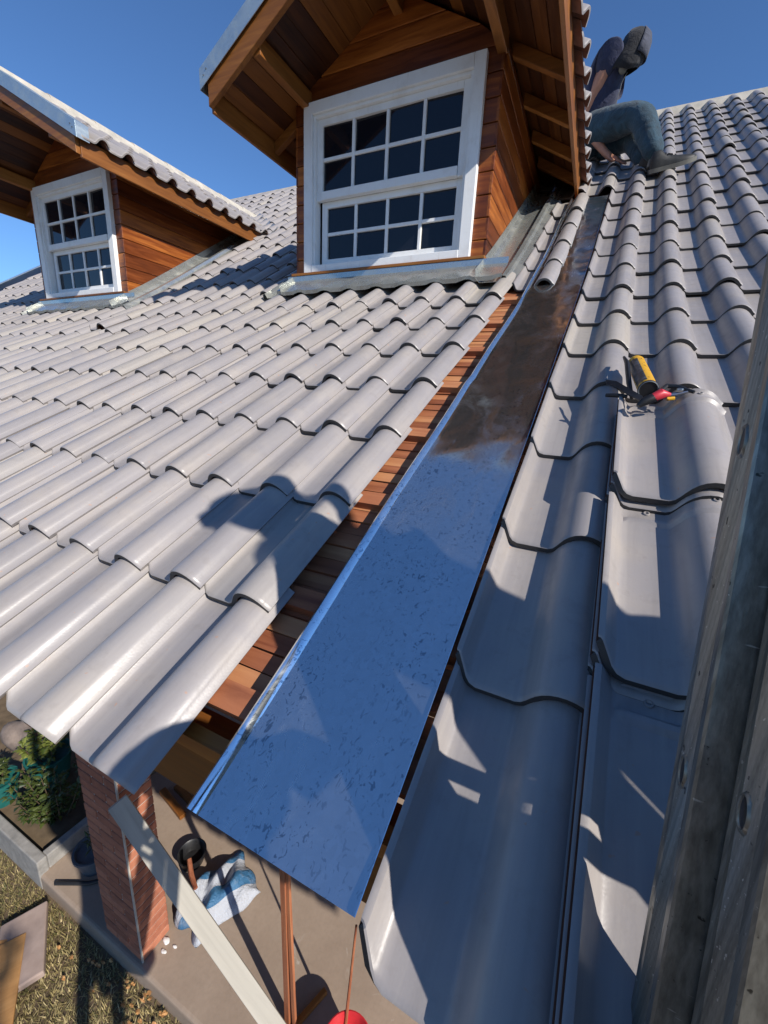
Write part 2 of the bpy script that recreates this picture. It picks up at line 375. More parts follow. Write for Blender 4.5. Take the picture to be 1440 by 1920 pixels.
def tile_mesh(name, mat='tile', head=False, edge='edge'):
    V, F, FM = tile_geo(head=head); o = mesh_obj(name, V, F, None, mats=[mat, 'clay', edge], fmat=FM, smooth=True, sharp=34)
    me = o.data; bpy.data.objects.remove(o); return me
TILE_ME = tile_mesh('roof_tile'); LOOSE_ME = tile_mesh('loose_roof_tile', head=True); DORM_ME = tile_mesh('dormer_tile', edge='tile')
TILT = R(2.9)
def tile_matrix(x0, y, z, a, dz=0.0, tw=0.0):
    ct, st = math.cos(a - TILT), math.sin(a - TILT)
    m_ = Matrix(((1, 0, 0, x0), (0, ct, -st, y), (0, st, ct, z), (0, 0, 0, 1)))
    return m_ @ Matrix.Translation((0, 0, dz)) @ Matrix.Rotation(tw, 4, 'Z')

# ------------------------------------------------------------------ ground, terrace, house body
LAWN = -2.72; SLAB = -2.60
b = MB(); b.add([(-400, -400, LAWN), (400, -400, LAWN), (400, 400, LAWN), (-400, 400, LAWN)], [(0, 1, 2, 3)]); stru(b.build('ground', 'soil'))
b = MB(); b.box(-9.5, 8, .58, 9.0, LAWN - .1, SLAB); stru(bevel(b.build('terrace_slab', 'slab'), .02, 3))
b = MB(); b.box(-7.4, 7, 3.4, 9.2, SLAB + .002, .9); hw = b.build('house_wall', 'wall'); tag(hw, 'plain rendered house wall in the shade far behind the porch', 'wall')
b = MB()
tint = []
for k in range(60000):
    x = random.uniform(-3.6, .3); y = random.uniform(-.9, .57)
    if -9 < x < -2.3 and y > .5: pass
    h = random.uniform(.008, .035); a = random.uniform(0, 6.28); wd = random.uniform(.0015, .004); ln = random.uniform(.01, .04)
    dx, dy = math.cos(a), math.sin(a); i = len(b.v)
    b.v += [Vector((x - dy * wd, y + dx * wd, LAWN)), Vector((x + dy * wd, y - dx * wd, LAWN)), Vector((x + dx * ln, y + dy * ln, LAWN + h))]
    b.f.append((i, i + 1, i + 2)); q = min(1, max(0, random.gauss(.55 if x > -1.9 else .4, .25))); tint += [q] * 3
g = b.build('grass', 'grass'); at = g.data.attributes.new('tint', 'FLOAT', 'POINT'); at.data.foreach_set('value', tint)
g['kind'] = 'stuff'; g['label'] = 'dry straw coloured grass beside the terrace kerb'; g['category'] = 'grass'

# ------------------------------------------------------------------ main roof
DR, DLF = -0.918, -4.285                       # dormer centre lines
YW, YF, HALF, EAVE = 2.48, 1.97, 0.70, 0.985
ROFF = .045                                    # the dormer roof sits a little to the right of its window
SLP = 0.56; SA = math.atan(SLP)
def z_soffit(x): return 2.335 + (1.0 - abs(x)) * SLP
def z_tile(x): return 2.395 + (1.0 - abs(x)) * SLP
roof = empty('tiled_roof'); tag(roof, 'large grey glazed tile roof with an open strip of bare boards', 'roof')
XL, XR = -7.75, 3.0
def blocked(x0, y0):
    """True where a dormer's body or its side gutter stands instead of a tile; x0 left edge, y0 lower edge"""
    xa, xb = x0 + .01, x0 + .21; ym = y0 + .17
    for xc in (DR, DLF):
        ya, yb = 2.36, 3.98
        if xb > xc - .89 and xa < xc + .862 and ya < y0 and y0 < yb - .15: return True
        xm = (xa + xb) / 2
        if abs(xm - xc) < 1.10 and y0 > 2.36 and roofz(ym) > 2.2:                 # under the dormer roof
            if z_tile(xm - xc) > roofz(ym) + .06 and abs(xm - xc) < .86: return True
    return False
cells = []                                     # (x0, row, y offset, z offset)
for r_ in range(22):
    c = 0
    while True:
        x0 = -c * WCOL - .2235
        if x0 < XL - .05: break
        if not (x0 > DR + .80 and r_ > 7) and not blocked(x0, RY[r_]): cells.append((x0, r_, 0.0))
        c += 1
    c = 0
    while True:
        x0 = .3725 + c * WCOL
        if x0 > XR: break
        cells.append((x0, r_, -.004 if r_ > 0 else -.022)); c += 1
    if r_ >= 8 and r_ < 13: cells.append((.004, r_, -.14))
    if r_ >= 13:
        for k in range(1, 8):
            x0 = .3725 - k * WCOL
            if x0 > DR + .80 and roofz(RY[r_] + .2) > z_tile(min(1.1, abs(x0 + .1 - DR))) - .10: cells.append((x0, r_, -.004))
            elif x0 > .1: cells.append((x0, r_, -.004))
    if r_ >= 13:                               # close the field behind the right dormer
        pass
def cellm(x0, r_, dy):
    if r_ == 6 and abs(x0 + 3.2235) < .01: return tile_matrix(x0 - .01, RY[r_] + .06, RZ[r_] + .062, RA[r_], 0, .05) @ Matrix.Rotation(R(4), 4, 'Y')
    rr = random.Random(int(x0 * 1000) * 97 + r_)
    y = RY[r_] + dy * math.cos(RA[r_]); z = RZ[r_] + dy * math.sin(RA[r_])
    return tile_matrix(x0 + rr.uniform(-.0015, .0015), y + rr.uniform(-.006, .006), z - .006, RA[r_] + rr.uniform(-.006, .006), rr.uniform(-.0015, .004), rr.uniform(-.009, .009))
rank = []
for q in cells:
    P = Vector((q[0] + .12, RY[q[1]] + .15, RZ[q[1]] + .1)); s = cam_px(P); vis = 0
    if s and -120 < s[0] < 1480 and 100 < s[1] < 2150: vis = 1 / s[2] ** 2
    rank.append((vis, q))
rank.sort(key=lambda k: -k[0])
near = [q for v_, q in rank[:300]]; far = [q for v_, q in rank[300:]]
for q in near:
    o = bpy.data.objects.new('roof_tile', TILE_ME); COL.objects.link(o); o.parent = roof; o.matrix_basis = cellm(*q)
V0, F0, FM0 = tile_geo(); BV = []; BF = []; BM = []; BT = []
for q in far:
    m_ = cellm(*q); b0 = len(BV); BV += [m_ @ Vector(v) for v in V0]; BF += [tuple(i + b0 for i in f) for f in F0]; BM += FM0; BT += [random.random()] * len(V0)
o = mesh_obj('roof_tile_field', BV, BF, None, roof, True, 34, mats=['tile_far', 'clay', 'edge'], fmat=BM)
o.data.attributes.new('tint', 'FLOAT', 'POINT').data.foreach_set('value', BT); o['kind'] = 'stuff'
# boarding under the tiles: one solid deck, and single boards and battens in the open strip
def slope_sheet(x0, x1, y0, y1, h, th, step=.2):
    ys = []; y = y0
    while y < y1 - 1e-4: ys.append(y); y += step
    ys.append(y1); return MB().sheet([[rpt(x0, y, h), rpt(x1, y, h)] for y in ys], th)
slope_sheet(XL + .02, -.105, .14, 6.34, -.062, .02).build('roof_deck', 'deck_x', roof)
slope_sheet(.390, XR + .15, .14, 6.34, -.062, .02).build('roof_deck', 'deck_x', roof)
slope_sheet(-.104, .389, 2.47, 6.34, -.064, .02).build('roof_deck', 'deck_x', roof)
y = .14; k = 0
def ystep(y, s): return y + s * math.cos(roofa(y))
while y < 2.42:
    wd = random.uniform(.036, .046); y1 = ystep(y, wd)
    h = -.034 + random.uniform(-.002, .003); sk = random.uniform(-.004, .004)
    a0, a1 = rpt(-.10, y, h), rpt(.385, y + sk, h); b0, b1 = rpt(-.10, y1 - .003, h), rpt(.385, y1 - .003 + sk, h)
    nrm = (a1 - a0).cross(b0 - a0).normalized() * -.02
    MB().prism([a0, a1, b1, b0], nrm).build('roof_board', 'deck_x', roof); y = y1
for r_ in range(0, 22):
    yb = RY[r_] + .055 if r_ else .155
    a = rpt(-.098, yb, -.022); b_ = rpt(.383, yb, -.022)
    yb2 = ystep(yb, .048)
    if r_ < 8:
        nrm = Vector((0, -math.sin(roofa(yb)), math.cos(roofa(yb))))
        up = Vector((0, math.cos(roofa(yb)), math.sin(roofa(yb))))
        jit = random.uniform(-.006, .006)
        MB().bar(a, b_ + up * jit, up * .024, nrm * .0115).build('batten', 'deck_x', roof)
MB().bar((XL + .1, .165, -.100), (XR, .165, -.100), (0, .03, 0), (0, 0, .075)).build('eave_beam', 'raft_x', roof)
MB().bar((XL + .1, .115, .000), (XR, .115, .000), (0, .011, .004), (0, -.007, .024)).build('eave_board', 'raft_x', roof)
for i in range(12):
    x = -7.4 + i * .84
    MB().bar(rpt(x, .25, -.14), rpt(x, 1.7, -.14), (.025, 0, 0), (0, -.02, .04)).build('rafter', 'raft_y', roof)
# ridge: mortar bed, cap tiles, and the rear slope behind it
RGY, RGZ = 6.42, 3.965
b = MB(); b.prism([(XL, RGY - .16, RGZ - .095), (XL, RGY + .16, RGZ - .095), (XL, RGY + .10, RGZ + .04), (XL, RGY - .10, RGZ + .04)], (XR + .2 - XL, 0, 0)); o = b.build('ridge_mortar', 'ridge_cement', roof)
x = XL; i = 0
while x < XR:
    pts = []; V = []; F = []; r0, r1 = .105, .092
    for e, (xx, rr_) in enumerate(((x, r0), (x + .43, r1))):
        for j in range(9):
            a = math.pi * j / 8; V.append((xx, RGY + rr_ * math.cos(a), RGZ - .005 + rr_ * .8 * math.sin(a)))
        for j in range(9):
            a = math.pi * j / 8; V.append((xx, RGY + (rr_ - .013) * math.cos(a), RGZ - .005 + (rr_ - .013) * .8 * math.sin(a)))
    for j in range(8):
        F += [(j, j + 1, 18 + j + 1, 18 + j), (9 + j + 1, 9 + j, 27 + j, 27 + j + 1), (j + 1, j, 9 + j, 9 + j + 1), (18 + j, 18 + j + 1, 27 + j + 1, 27 + j)]
    F += [(0, 18, 27, 9), (8, 17, 35, 26)]
    mesh_obj('ridge_cap', V, F, 'ridge_cement', roof, True, 50); x += .385; i += 1
MB().add([(XL, RGY + .05, RGZ - .06), (XR + .15, RGY + .05, RGZ - .06), (XR + .15, 12.4, 0), (XL, 12.4, 0)], [(0, 1, 2, 3)]).build('rear_slope', 'tile_far', roof)
# metal edge along the far gable end
b = MB(); b.sheet([[rpt(XL - .06, y, .085), rpt(XL + .06, y, .085)] for y in [i * .2 for i in range(32)]], .004); b.sheet([[rpt(XL - .06, y, -.08), rpt(XL - .06, y, .083)] for y in [i * .2 for i in range(32)]], .004)
b.build('rake_flashing', 'galv_trim', roof)

# ------------------------------------------------------------------ the open metal gutter sheet
rows = []; ny = 70
for i in range(ny + 1):
    y = .016 + (3.72 - .016) * i / ny
    wob = .0022 * math.sin(y * 9.1) + .0015 * math.sin(y * 23 + 1)
    xl = .089 + (.0025 * math.sin(y * 7 + .5)) + (.006 if y > 1.25 else 0) ; xr = .362
    h0 = .0015
    row = []
    for x, h in ((xl - .001, .014), (xl + .003, .0165), (xl + .010, .0125), (xl + .016, .0035), (xl + .03, h0), (.20, h0 + wob), (.29, h0 - wob * .7), (.335, h0), (xr - .002, h0 + .002), (xr, .010)):
        row.append(rpt(x, y, h))
    rows.append(row)
o = MB().sheet(rows, .0012).build('gutter_sheet', 'galv', None, True, 40)
tag(o, 'long shiny galvanized sheet laid as a gutter up the roof', 'flashing')

# ------------------------------------------------------------------ dormers
def window(parent, xc):
    wx0, wx1, z0, z1 = xc - .611, xc + .611, 1.446, 2.452
    wn = MB(); fw = .068; ya, yb = YW - .034, YW + .05
    wn.box(wx0, wx0 + fw, ya, yb, z0, z1); wn.box(wx1 - fw, wx1, ya, yb, z0, z1)
    wn.box(wx0 + fw, wx1 - fw, ya - .001, yb, z1 - fw, z1 - .0005); wn.box(wx0 + fw, wx1 - fw, ya - .003, yb, z0, z0 + .045)
    wn.box(wx0 + fw, wx0 + fw + .018, ya + .016, yb, z0 + .045, z1 - fw); wn.box(wx1 - fw - .018, wx1 - fw, ya + .016, yb, z0 + .045, z1 - fw)
    wn.box(wx0 + fw + .018, wx1 - fw - .018, ya + .017, yb, z1 - fw - .018, z1 - fw)
    win = bevel(wn.build('window', 'white', parent), .003)
    ix0, ix1 = wx0 + fw + .018, wx1 - fw - .018
    zm = 1.925
    for nm, s0, s1, yy, ins in (('sash', zm - .028, z1 - fw - .018, YW + .006, 0.0), ('sash', z0 + .045, zm - .026, YW + .036, .022)):
        a0, a1 = ix0 + ins, ix1 - ins * .3; st = .043; d = .028; top = .04; bot = .05
        s = MB(); s.box(a0, a0 + st, yy, yy + d, s0, s1); s.box(a1 - st, a1, yy, yy + d, s0, s1)
        s.box(a0 + st, a1 - st, yy - .001, yy + d, s1 - top, s1 - .0005); s.box(a0 + st, a1 - st, yy - (.012 if ins == 0 else .001), yy + d, s0 + .0005, s0 + bot)
        bevel(s.build(nm, 'white', win), .002)
        gx0, gx1, gz0, gz1 = a0 + st, a1 - st, s0 + bot, s1 - top; mu = .021
        pw = (gx1 - gx0 - 3 * mu) / 4; ph = (gz1 - gz0 - mu) / 2
        for k in range(3):
            x = gx0 + (k + 1) * pw + k * mu; bevel(MB().box(x, x + mu, yy + .003, yy + d - .004, gz0, gz1).build('muntin', 'white', win), .003)
        bevel(MB().box(gx0, gx1, yy + .0045, yy + d - .005, gz0 + ph, gz0 + ph + mu).build('muntin', 'white', win), .003)
        for k in range(4):
            for j in range(2):
                x = gx0 + k * (pw + mu); z = gz0 + j * (ph + mu); t_ = random.uniform(-.004, .004); t2 = random.uniform(-.004, .004)
                p = MB(); p.prism([(x - .003, yy + .017 + t_, z - .003), (x + pw + .003, yy + .017 - t_, z - .003), (x + pw + .003, yy + .017 - t_ + t2, z + ph + .003), (x - .003, yy + .017 + t_ + t2, z + ph + .003)], (0, .003, 0))
                p.build('pane', 'glass', win)
    return win
def dormer(xc, label):
    D = empty('dormer', (xc, YW, roofz(YW))); tag(D, label, 'dormer', 'dormers on the tile roof')
    MB().box(xc - HALF + .03, xc + HALF - .03, YW + .10, YW + .12, 1.2, 2.5).build('inner_lining', 'dark', D)
    PH = .1165; zb = 1.428
    # front boards, cut round the window
    fr = MB().prism([(xc - HALF + .02, YW + .02, 1.25), (xc - HALF + .02, YW + .02, 2.46), (xc - .59, YW + .02, 2.46), (xc - .59, YW + .02, 1.36), (xc + .59, YW + .02, 1.36), (xc + .59, YW + .02, 2.46), (xc + HALF - .02, YW + .02, 2.46), (xc + HALF - .02, YW + .02, 1.25)], (0, .04, 0)).build('front_wall', 'dark', D)
    k = 0
    while True:
        z0 = zb + k * PH; z1 = z0 + PH - .004
        if z0 > 2.88: break
        def xl(z): return min(HALF, max(.02, 1.0 - (z - 2.335) / SLP + .01))
        spans = [(-1, 1)] if z0 > 2.43 else [(-1, 0), (0, 1)]
        for s in spans:
            e0, e1 = xl(z0), xl(min(z1, 2.89))
            if s == (-1, 1): poly = [(-e0, z0), (e0, z0), (e1, z1), (-e1, z1)]
            elif s == (-1, 0): poly = [(-e0, z0), (-.598, z0), (-.598, z1), (-e1, z1)]
            else: poly = [(.598, z0), (e0, z0), (e1, z1), (.598, z1)]
            m_ = MB(); m_.prism([(xc + x, YW + random.uniform(0, .0015), z) for x, z in poly], (0, .0185, 0)); bevel(m_.build('board', 'varn_x', fr), .004)
        k += 1
    # cheeks
    for s in (-1, 1):
        ch = MB().prism([(xc + s * (HALF - .025), YW + .02, 1.25), (xc + s * (HALF - .025), YW + .02, 2.5), (xc + s * (HALF - .025), roofy(2.5), 2.5)], (s * .005, 0, 0)).build('cheek_wall', 'dark', D)
        for k in range(-1, 10):
            z0 = zb + k * PH; z1 = min(z0 + PH - .004, 2.512)
            if z1 - z0 < .01: break
            ye0 = roofy(max(z0, 1.2)) + .04; ye1 = roofy(z1) + .04; xo = xc + s * (HALF + .0022 + random.uniform(0, .0012))
            if z0 < 1.4: z0 = 1.33
            m_ = MB(); m_.prism([(xo, YW + .0005, z0), (xo, ye0 + .03, z0), (xo, ye1 + .03, z1), (xo, YW + .0005, z1)], (-s * .02, 0, 0)); bevel(m_.build('board', 'varn_y', ch), .004)
    window(D, xc)
    bevel(MB().box(xc - HALF - .012, xc + HALF + .012, YW - .05, YW + .02, 1.427, 1.4445).build('sill', 'raft_x', D), .003)
    # roof carcass
    xr = xc + ROFF
    yend = roofy(2.9) + .2
    nb = 12
    for s in (-1, 1):
        for k in range(nb):                                   # boards running front to back
            x0 = EAVE - .012 - k * (EAVE - .012) / nb; x1 = EAVE - .012 - (k + 1) * (EAVE - .012) / nb + .003
            z0, z1 = z_soffit(x0), z_soffit(x1); dz = random.uniform(0, .003)
            ye = roofy(z_soffit(x1)) + .10
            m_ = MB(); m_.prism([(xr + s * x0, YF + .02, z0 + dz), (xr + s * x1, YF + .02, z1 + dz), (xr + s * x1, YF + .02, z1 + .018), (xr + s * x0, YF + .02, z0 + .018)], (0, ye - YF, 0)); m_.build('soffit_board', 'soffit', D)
        # barge board at the front, fascia along the eave
        m_ = MB(); m_.prism([(xr + s * (EAVE + .012), YF - .012, z_soffit(EAVE + .012) - .085), (xr, YF - .012, z_soffit(0) - .085), (xr, YF - .012, z_soffit(0) + .055), (xr + s * (EAVE + .012), YF - .012, z_soffit(EAVE + .012) + .055)], (0, .032, 0))
        bevel(m_.build('barge_board', 'raft_x', D), .003)
        m_ = MB(); m_.box(*sorted((xr + s * EAVE, xr + s * (EAVE + .022))), YF + .0205, roofy(2.33) + .08, 2.235, 2.365); bevel(m_.build('fascia', 'raft_y', D), .003)
        for yy in (2.56, 2.98, 3.38, 3.74):                   # rafter tails
            a = Vector((xr + s * (HALF - .02), yy, z_soffit(HALF - .02) - .034)); e = Vector((xr + s * (EAVE - .002), yy, z_soffit(EAVE - .002) - .034))
            m_ = MB(); m_.bar(a, e, (0, .022, 0), (0, 0, .034)); bevel(m_.build('rafter', 'raft_x', D), .003)
        for x in (.64,):                                      # purlin ends carrying the front overhang
            m_ = MB(); zz = z_soffit(x); m_.box(xr + s * x - .026, xr + s * x + .026, YF + .0205, YW + .015, zz - .105, zz - .012); bevel(m_.build('purlin', 'raft_y', D), .003)
        # sheet metal along the rake
        x1 = EAVE + .060
        m_ = MB(); m_.prism([(xr + s * x1, YF - .028, z_tile(x1) - .035), (xr, YF - .028, z_tile(0) - .035), (xr, YF - .028, z_tile(0) + .068), (xr + s * x1, YF - .028, z_tile(x1) + .068)], (0, .0035, 0))
        m_.prism([(xr + s * x1, YF - .0245, z_tile(x1) + .0645), (xr, YF - .0245, z_tile(0) + .0645), (xr, YF - .0245, z_tile(0) + .068), (xr + s * x1, YF - .0245, z_tile(x1) + .068)], (0, .10, 0))
        m_.box(*sorted((xr + s * x1, xr + s * (x1 + .0025))), YF - .0245, YF + .065, z_tile(x1) - .035, z_tile(x1) + .0665)
        m_.build('rake_trim', 'galv_trim', D)
        for q in range(2):
            xx = x1 - .035 - q * .022
            MB().lathe([(.004, 0), (.004, .003), (.002, .005)], 8).build('rivet', 'steel', D).matrix_basis = Matrix.Translation((xr + s * xx, YF - .0285, z_tile(xx) + .01 + q * .014)) @ Matrix.Rotation(R(90), 4, 'X')
        # tiles
        ca, sa = math.cos(SA - TILT), math.sin(SA - TILT)
        lx = EAVE + .075; LR = .312
        for r_ in range(4):
            xx = lx - r_ * LR * math.cos(SA); sc = .74 if r_ == 3 else 1.0
            y = YF - .01
            while y < 5.2:
                xm = xx - .12; zt = z_tile(xx) - .005
                if z_tile(xm) > roofz(y + .1) + .035:
                    if s > 0: mm = Matrix(((0, -ca, sa, xr + xx), (1, 0, 0, y), (0, sa, ca, zt), (0, 0, 0, 1)))
                    else: mm = Matrix(((0, ca, -sa, xr - xx), (-1, 0, 0, y + .2235), (0, sa, ca, zt), (0, 0, 0, 1)))
                    o = bpy.data.objects.new('roof_tile', DORM_ME); COL.objects.link(o); attach(o, D)
                    o.matrix_basis = mm @ Matrix.Translation((random.uniform(-.002, .002), random.uniform(-.004, .004), 0)) @ Matrix.Diagonal((1, sc, 1, 1))
                y += WCOL
        # sheet under the tiles along the valley
        rows = [[(xr + s * x, roofy(z_tile(x)) - .14, z_tile(x) + .012) , (xr + s * x, roofy(z_tile(x)) + .02, z_tile(x) + .02), (xr + s * x, roofy(z_tile(x)) + .16, z_tile(x) + .14)] for x in (1.06, .9, .6, .3, .05)]
        MB().sheet(rows, .002).build('valley_sheet', 'galv_worn', D)
    m_ = MB(); m_.box(xr - .028, xr + .028, YF + .0205, YW + .015, z_soffit(0) - .13, z_soffit(0) - .02); bevel(m_.build('ridge_beam', 'raft_y', D), .003)
    y = YF - .005
    while y < roofy(2.98):                                    # pale cement ridge caps
        V = []; F = []
        for e, (yy, rr_) in enumerate(((y, .082), (y + .42, .072))):
            for th_ in (0, .013):
                for j in range(9):
                    a = math.pi * j / 8; V.append((xr + (rr_ - th_) * math.cos(a), yy, z_tile(0) + .018 + (rr_ - th_) * .75 * math.sin(a)))
        for j in range(8): F += [(j, j + 1, 18 + j + 1, 18 + j), (9 + j + 1, 9 + j, 27 + j, 27 + j + 1), (j + 1, j, 9 + j, 9 + j + 1), (18 + j, 18 + j + 1, 27 + j + 1, 27 + j)]
        F += [(0, 18, 27, 9), (8, 17, 35, 26)]
        mesh_obj('ridge_cap', V, F, 'ridge_cement', D, True, 50); y += .38
    m_ = MB(); m_.prism([(xr - .16, YF - .02, z_tile(0) - .085 + .02), (xr + .16, YF - .02, z_tile(0) - .085 + .02), (xr + .066, YF - .02, z_tile(0) + .040), (xr - .066, YF - .02, z_tile(0) + .040)], (0, 3.0, 0)); m_.build('ridge_mortar', 'ridge_cement', D)
    # flashings at the foot
    ya, yb = YW - .045, 2.285
    rows = []
    for i in range(61):
        x = xc - .745 + 1.60 * i / 60
        ph = ((x + .2235) % WCOL); bmp = .010 * max(0, math.sin(math.pi * (ph - .10) / .12)) if .1 < ph < .22 else 0
        rows.append([Vector((x, YW - .046, 1.425)), Vector((x, YW - .047, 1.392)), Vector((x, YW - .060, 1.380)), rpt(x, 2.365, .062), rpt(x, 2.335, .052 + bmp), rpt(x, 2.330, .030 + bmp * 1.5)])
    MB().sheet([list(r_) for r_ in rows], .0015).build('apron_flashing', 'galv_worn', D, True, 14)
    for s in (-1, 1):
        rows = []; n = 22
        for i in range(n + 1):
            y = 2.33 + (3.93 - 2.33) * i / n; xx = xc + s * (HALF + .006)
            prof = [(xx, .095), (xx + s * .001, .045), (xx + s * .02, .022), (xx + s * .14, .020), (xx + s * .150, .052), (xx + s * .172, .046), (xx + s * .178, .020), (xx + s * .215, .004)]
            rows.append([rpt(x, y, h) for x, h in (prof if s < 0 else prof)])
        m_ = MB().sheet(rows if s > 0 else [r_[::-1] for r_ in rows], .0015); m_.build('side_gutter', 'galv_worn', D, True, 30)
    return D
dormer(DR, 'nearer wooden dormer with white paned window and deep timber eaves')
dormer(DLF, 'farther wooden dormer with white paned window at the left edge')

# ------------------------------------------------------------------ loose tiles lying on the roof by the ladder
def loose(x0, y, h, lab, tw=0.0, hole=True, extra=0.0):
    a = roofa(max(y + .1, .01)); o = bpy.data.objects.new('loose_roof_tile', LOOSE_ME); COL.objects.link(o)
    P = rpt(x0, y, h); ct, st = math.cos(a - TILT + extra), math.sin(a - TILT + extra)
    o.matrix_world = Matrix(((1, 0, 0, P.x), (0, ct, -st, P.y), (0, st, ct, P.z), (0, 0, 0, 1))) @ Matrix.Rotation(tw, 4, 'Z')
    tag(o, lab, 'roof tile', 'loose tiles stacked on the roof')
    if hole:
        V = []; F = []
        for r_, z in ((.0065, .0010), (.0055, .0032), (.0038, .0034), (.0028, -.004)):
            for k in range(14): V.append((.072 + r_ * math.cos(k * math.pi / 7), .388 + r_ * math.sin(k * math.pi / 7), z))
        for i in range(3):
            for k in range(14): F.append((i * 14 + k, i * 14 + (k + 1) % 14, (i + 1) * 14 + (k + 1) % 14, (i + 1) * 14 + k))
        c_ = mesh_obj('nail_hole', V + [(.072, .388, -.004)], F + [(42 + k, 42 + (k + 1) % 14, 56) for k in range(14)], None, mats=['tile', 'dark'], fmat=[0] * 42 + [1] * 14, smooth=True)
        c_.parent = o
        V = []; F = []
        for r_, z in ((.0062, .0527), (.0052, .0549), (.0036, .0551), (.0028, .049)):
            for k in range(14): V.append((.172 + r_ * math.cos(k * math.pi / 7), .388 + r_ * math.sin(k * math.pi / 7), z))
        for i in range(3):
            for k in range(14): F.append((i * 14 + k, i * 14 + (k + 1) % 14, (i + 1) * 14 + (k + 1) % 14, (i + 1) * 14 + k))
        c_ = mesh_obj('nail_hole', V + [(.172, .388, .049)], F + [(42 + k, 42 + (k + 1) % 14, 56) for k in range(14)], None, mats=['tile', 'dark'], fmat=[0] * 42 + [1] * 14, smooth=True)
        c_.parent = o
    return o
nth = ['lowest', 'second from top', 'topmost']
for si, (yl, hb, where) in enumerate(((.700, .030, 'upper pile just below the yellow can'), (.345, .019, 'middle pile beside the ladder'), (-.012, .014, 'lowest pile near the eave by the ladder'))):
    for k in range(3):
        loose(.5735 + (k - 2) * .0035 + random.uniform(-.0015, .0015), yl - (2 - k) * .012 + random.uniform(-.003, .003), hb + k * .021,
              'loose grey tile, %s in the %s' % (nth[k], where), random.uniform(-.008, .008), k == 2)

# ------------------------------------------------------------------ ladder
LA = R(74); LU = Vector((0, math.cos(LA), math.sin(LA))); LN = Vector((0, -math.sin(LA), math.cos(LA))); LO = Vector((.63, .084, .30))
lad = empty('ladder', (0.83, -.78, LAWN)); tag(lad, 'weathered aluminium extension ladder leaning on the eave', 'ladder')
def lp(x, s, n): return Vector((x, LO.y, LO.z)) + LU * s + LN * n
S0 = (LAWN - LO.z) / math.sin(LA); S1 = .62
def rail(xs, sgn, n0, n1, s0, s1, fl, name, parent):
    """channel: a grooved web towards the outside and two flanges turned inward"""
    pr = [(0.0, n0)]                           # (inward, n) outline of the outer face with fine grooves
    m_ = 9
    wid = n1 - n0; g0, g1 = n0 + wid * .22, n0 + wid * .72
    pr += [(-.001, n0 + .004), (.0, n0 + .008)]
    for k in range(m_):
        a = g0 + (g1 - g0) * k / m_; pr += [(0.0, a), (.0008, a + (g1 - g0) / m_ * .45), (0.0, a + (g1 - g0) / m_ * .9)]
    pr += [(.0, n1 - .010), (-.0018, n1 - .007), (-.0018, n1 - .002), (0.0, n1), (fl, n1 + .0005), (fl, n1 - .0025), (.0035, n1 - .003), (.0035, n0 + .003), (fl, n0 + .0028), (fl, n0 - .0005)]
    poly = [lp(xs + sgn * i, s0, n) for i, n in pr]; b_ = MB(); b_.prism(poly if sgn > 0 else poly[::-1], LU * (s1 - s0))
    return b_.build(name, 'alu', parent, False)
def ring(xs, sgn, s, n, parent):
    V = []; F = []; seg = 20
    for a_, (rs, rn, dx) in enumerate(((.0150, .0095, .0004), (.0130, .0083, -.0016), (.0118, .0072, -.0014), (.0110, .0065, -.0007), (.0108, .0063, -.0004))):
        for k in range(seg):
            t_ = 2 * math.pi * k / seg; V.append(lp(xs + sgn * dx, s + rs * math.sin(t_), n + rn * math.cos(t_)))
    for i in range(4):
        for k in range(seg): F.append((i * seg + k, i * seg + (k + 1) % seg, (i + 1) * seg + (k + 1) % seg, (i + 1) * seg + k))
    F.append(tuple(4 * seg + k for k in range(seg)))  # black disc on the web paints the shade inside the open rung tube
    mesh_obj('rung_end', V, F, None, parent, True, 60, mats=['alu', 'black'], fmat=[0] * (len(F) - 1) + [1])
XA, XB = .63, 1.02
r1 = rail(XA, 1, -.022, .040, -1.2, S1, .024, 'rail', lad); r2 = rail(XB, -1, -.022, .040, -1.2, S1, .024, 'rail', lad)
r3 = rail(XA + .020, 1, .0445, .105, S0, .42, .028, 'rail', lad); r4 = rail(XB - .020, -1, .0445, .105, S0, .42, .028, 'rail', lad)
k = -4
for k in range(-4, 3):
    s = k * .2797
    if s < S1 - .03:
        MB().tube([lp(XA + .002, s, .004), lp(XB - .002, s, .004)], .0145, 12).build('rung', 'alu', lad, True); ring(XA, 1, s, .004, r1)
for k in range(-11, 2):
    s = k * .2797 + .012
    MB().tube([lp(XA + .023, s, .070), lp(XB - .023, s, .070)], .0145, 12).build('rung', 'alu', lad, True)
    if k > -4: ring(XA + .020, 1, s, .066, r3)

# ------------------------------------------------------------------ sealant can and tin snips on the tiles
cn = empty('sealant_can', (0, 0, 0))
pa, pb = rpt(.634, 1.062, .100), rpt(.604, 1.290, .072)
ax = (pb - pa).normalized(); ux = Vector((1, 0, 0)); ux = (ux - ax * ux.dot(ax)).normalized(); uy = ax.cross(ux)
cm = Matrix((( ux.x, uy.x, ax.x, pa.x), (ux.y, uy.y, ax.y, pa.y), (ux.z, uy.z, ax.z, pa.z), (0, 0, 0, 1)))
def canpart(nm, b_, mt): o = b_.build(nm, mt, None, True, 40); o.matrix_world = cm; o.parent = cn; return o
cr = .0225
canpart('can_body', MB().lathe([(cr, .004), (cr + .0005, .006), (cr, .008), (cr, .226), (cr * .93, .234), (cr * .72, .240)], 32), 'can')
canpart('can_base', MB().lathe([(cr + .0014, -.001), (cr + .0014, .0045), (cr - .001, .005)], 32).lathe([(cr - .004, .0015), (cr - .0042, .003), (.0001, .006)], 32, cap0=False, cap1=False), 'black')
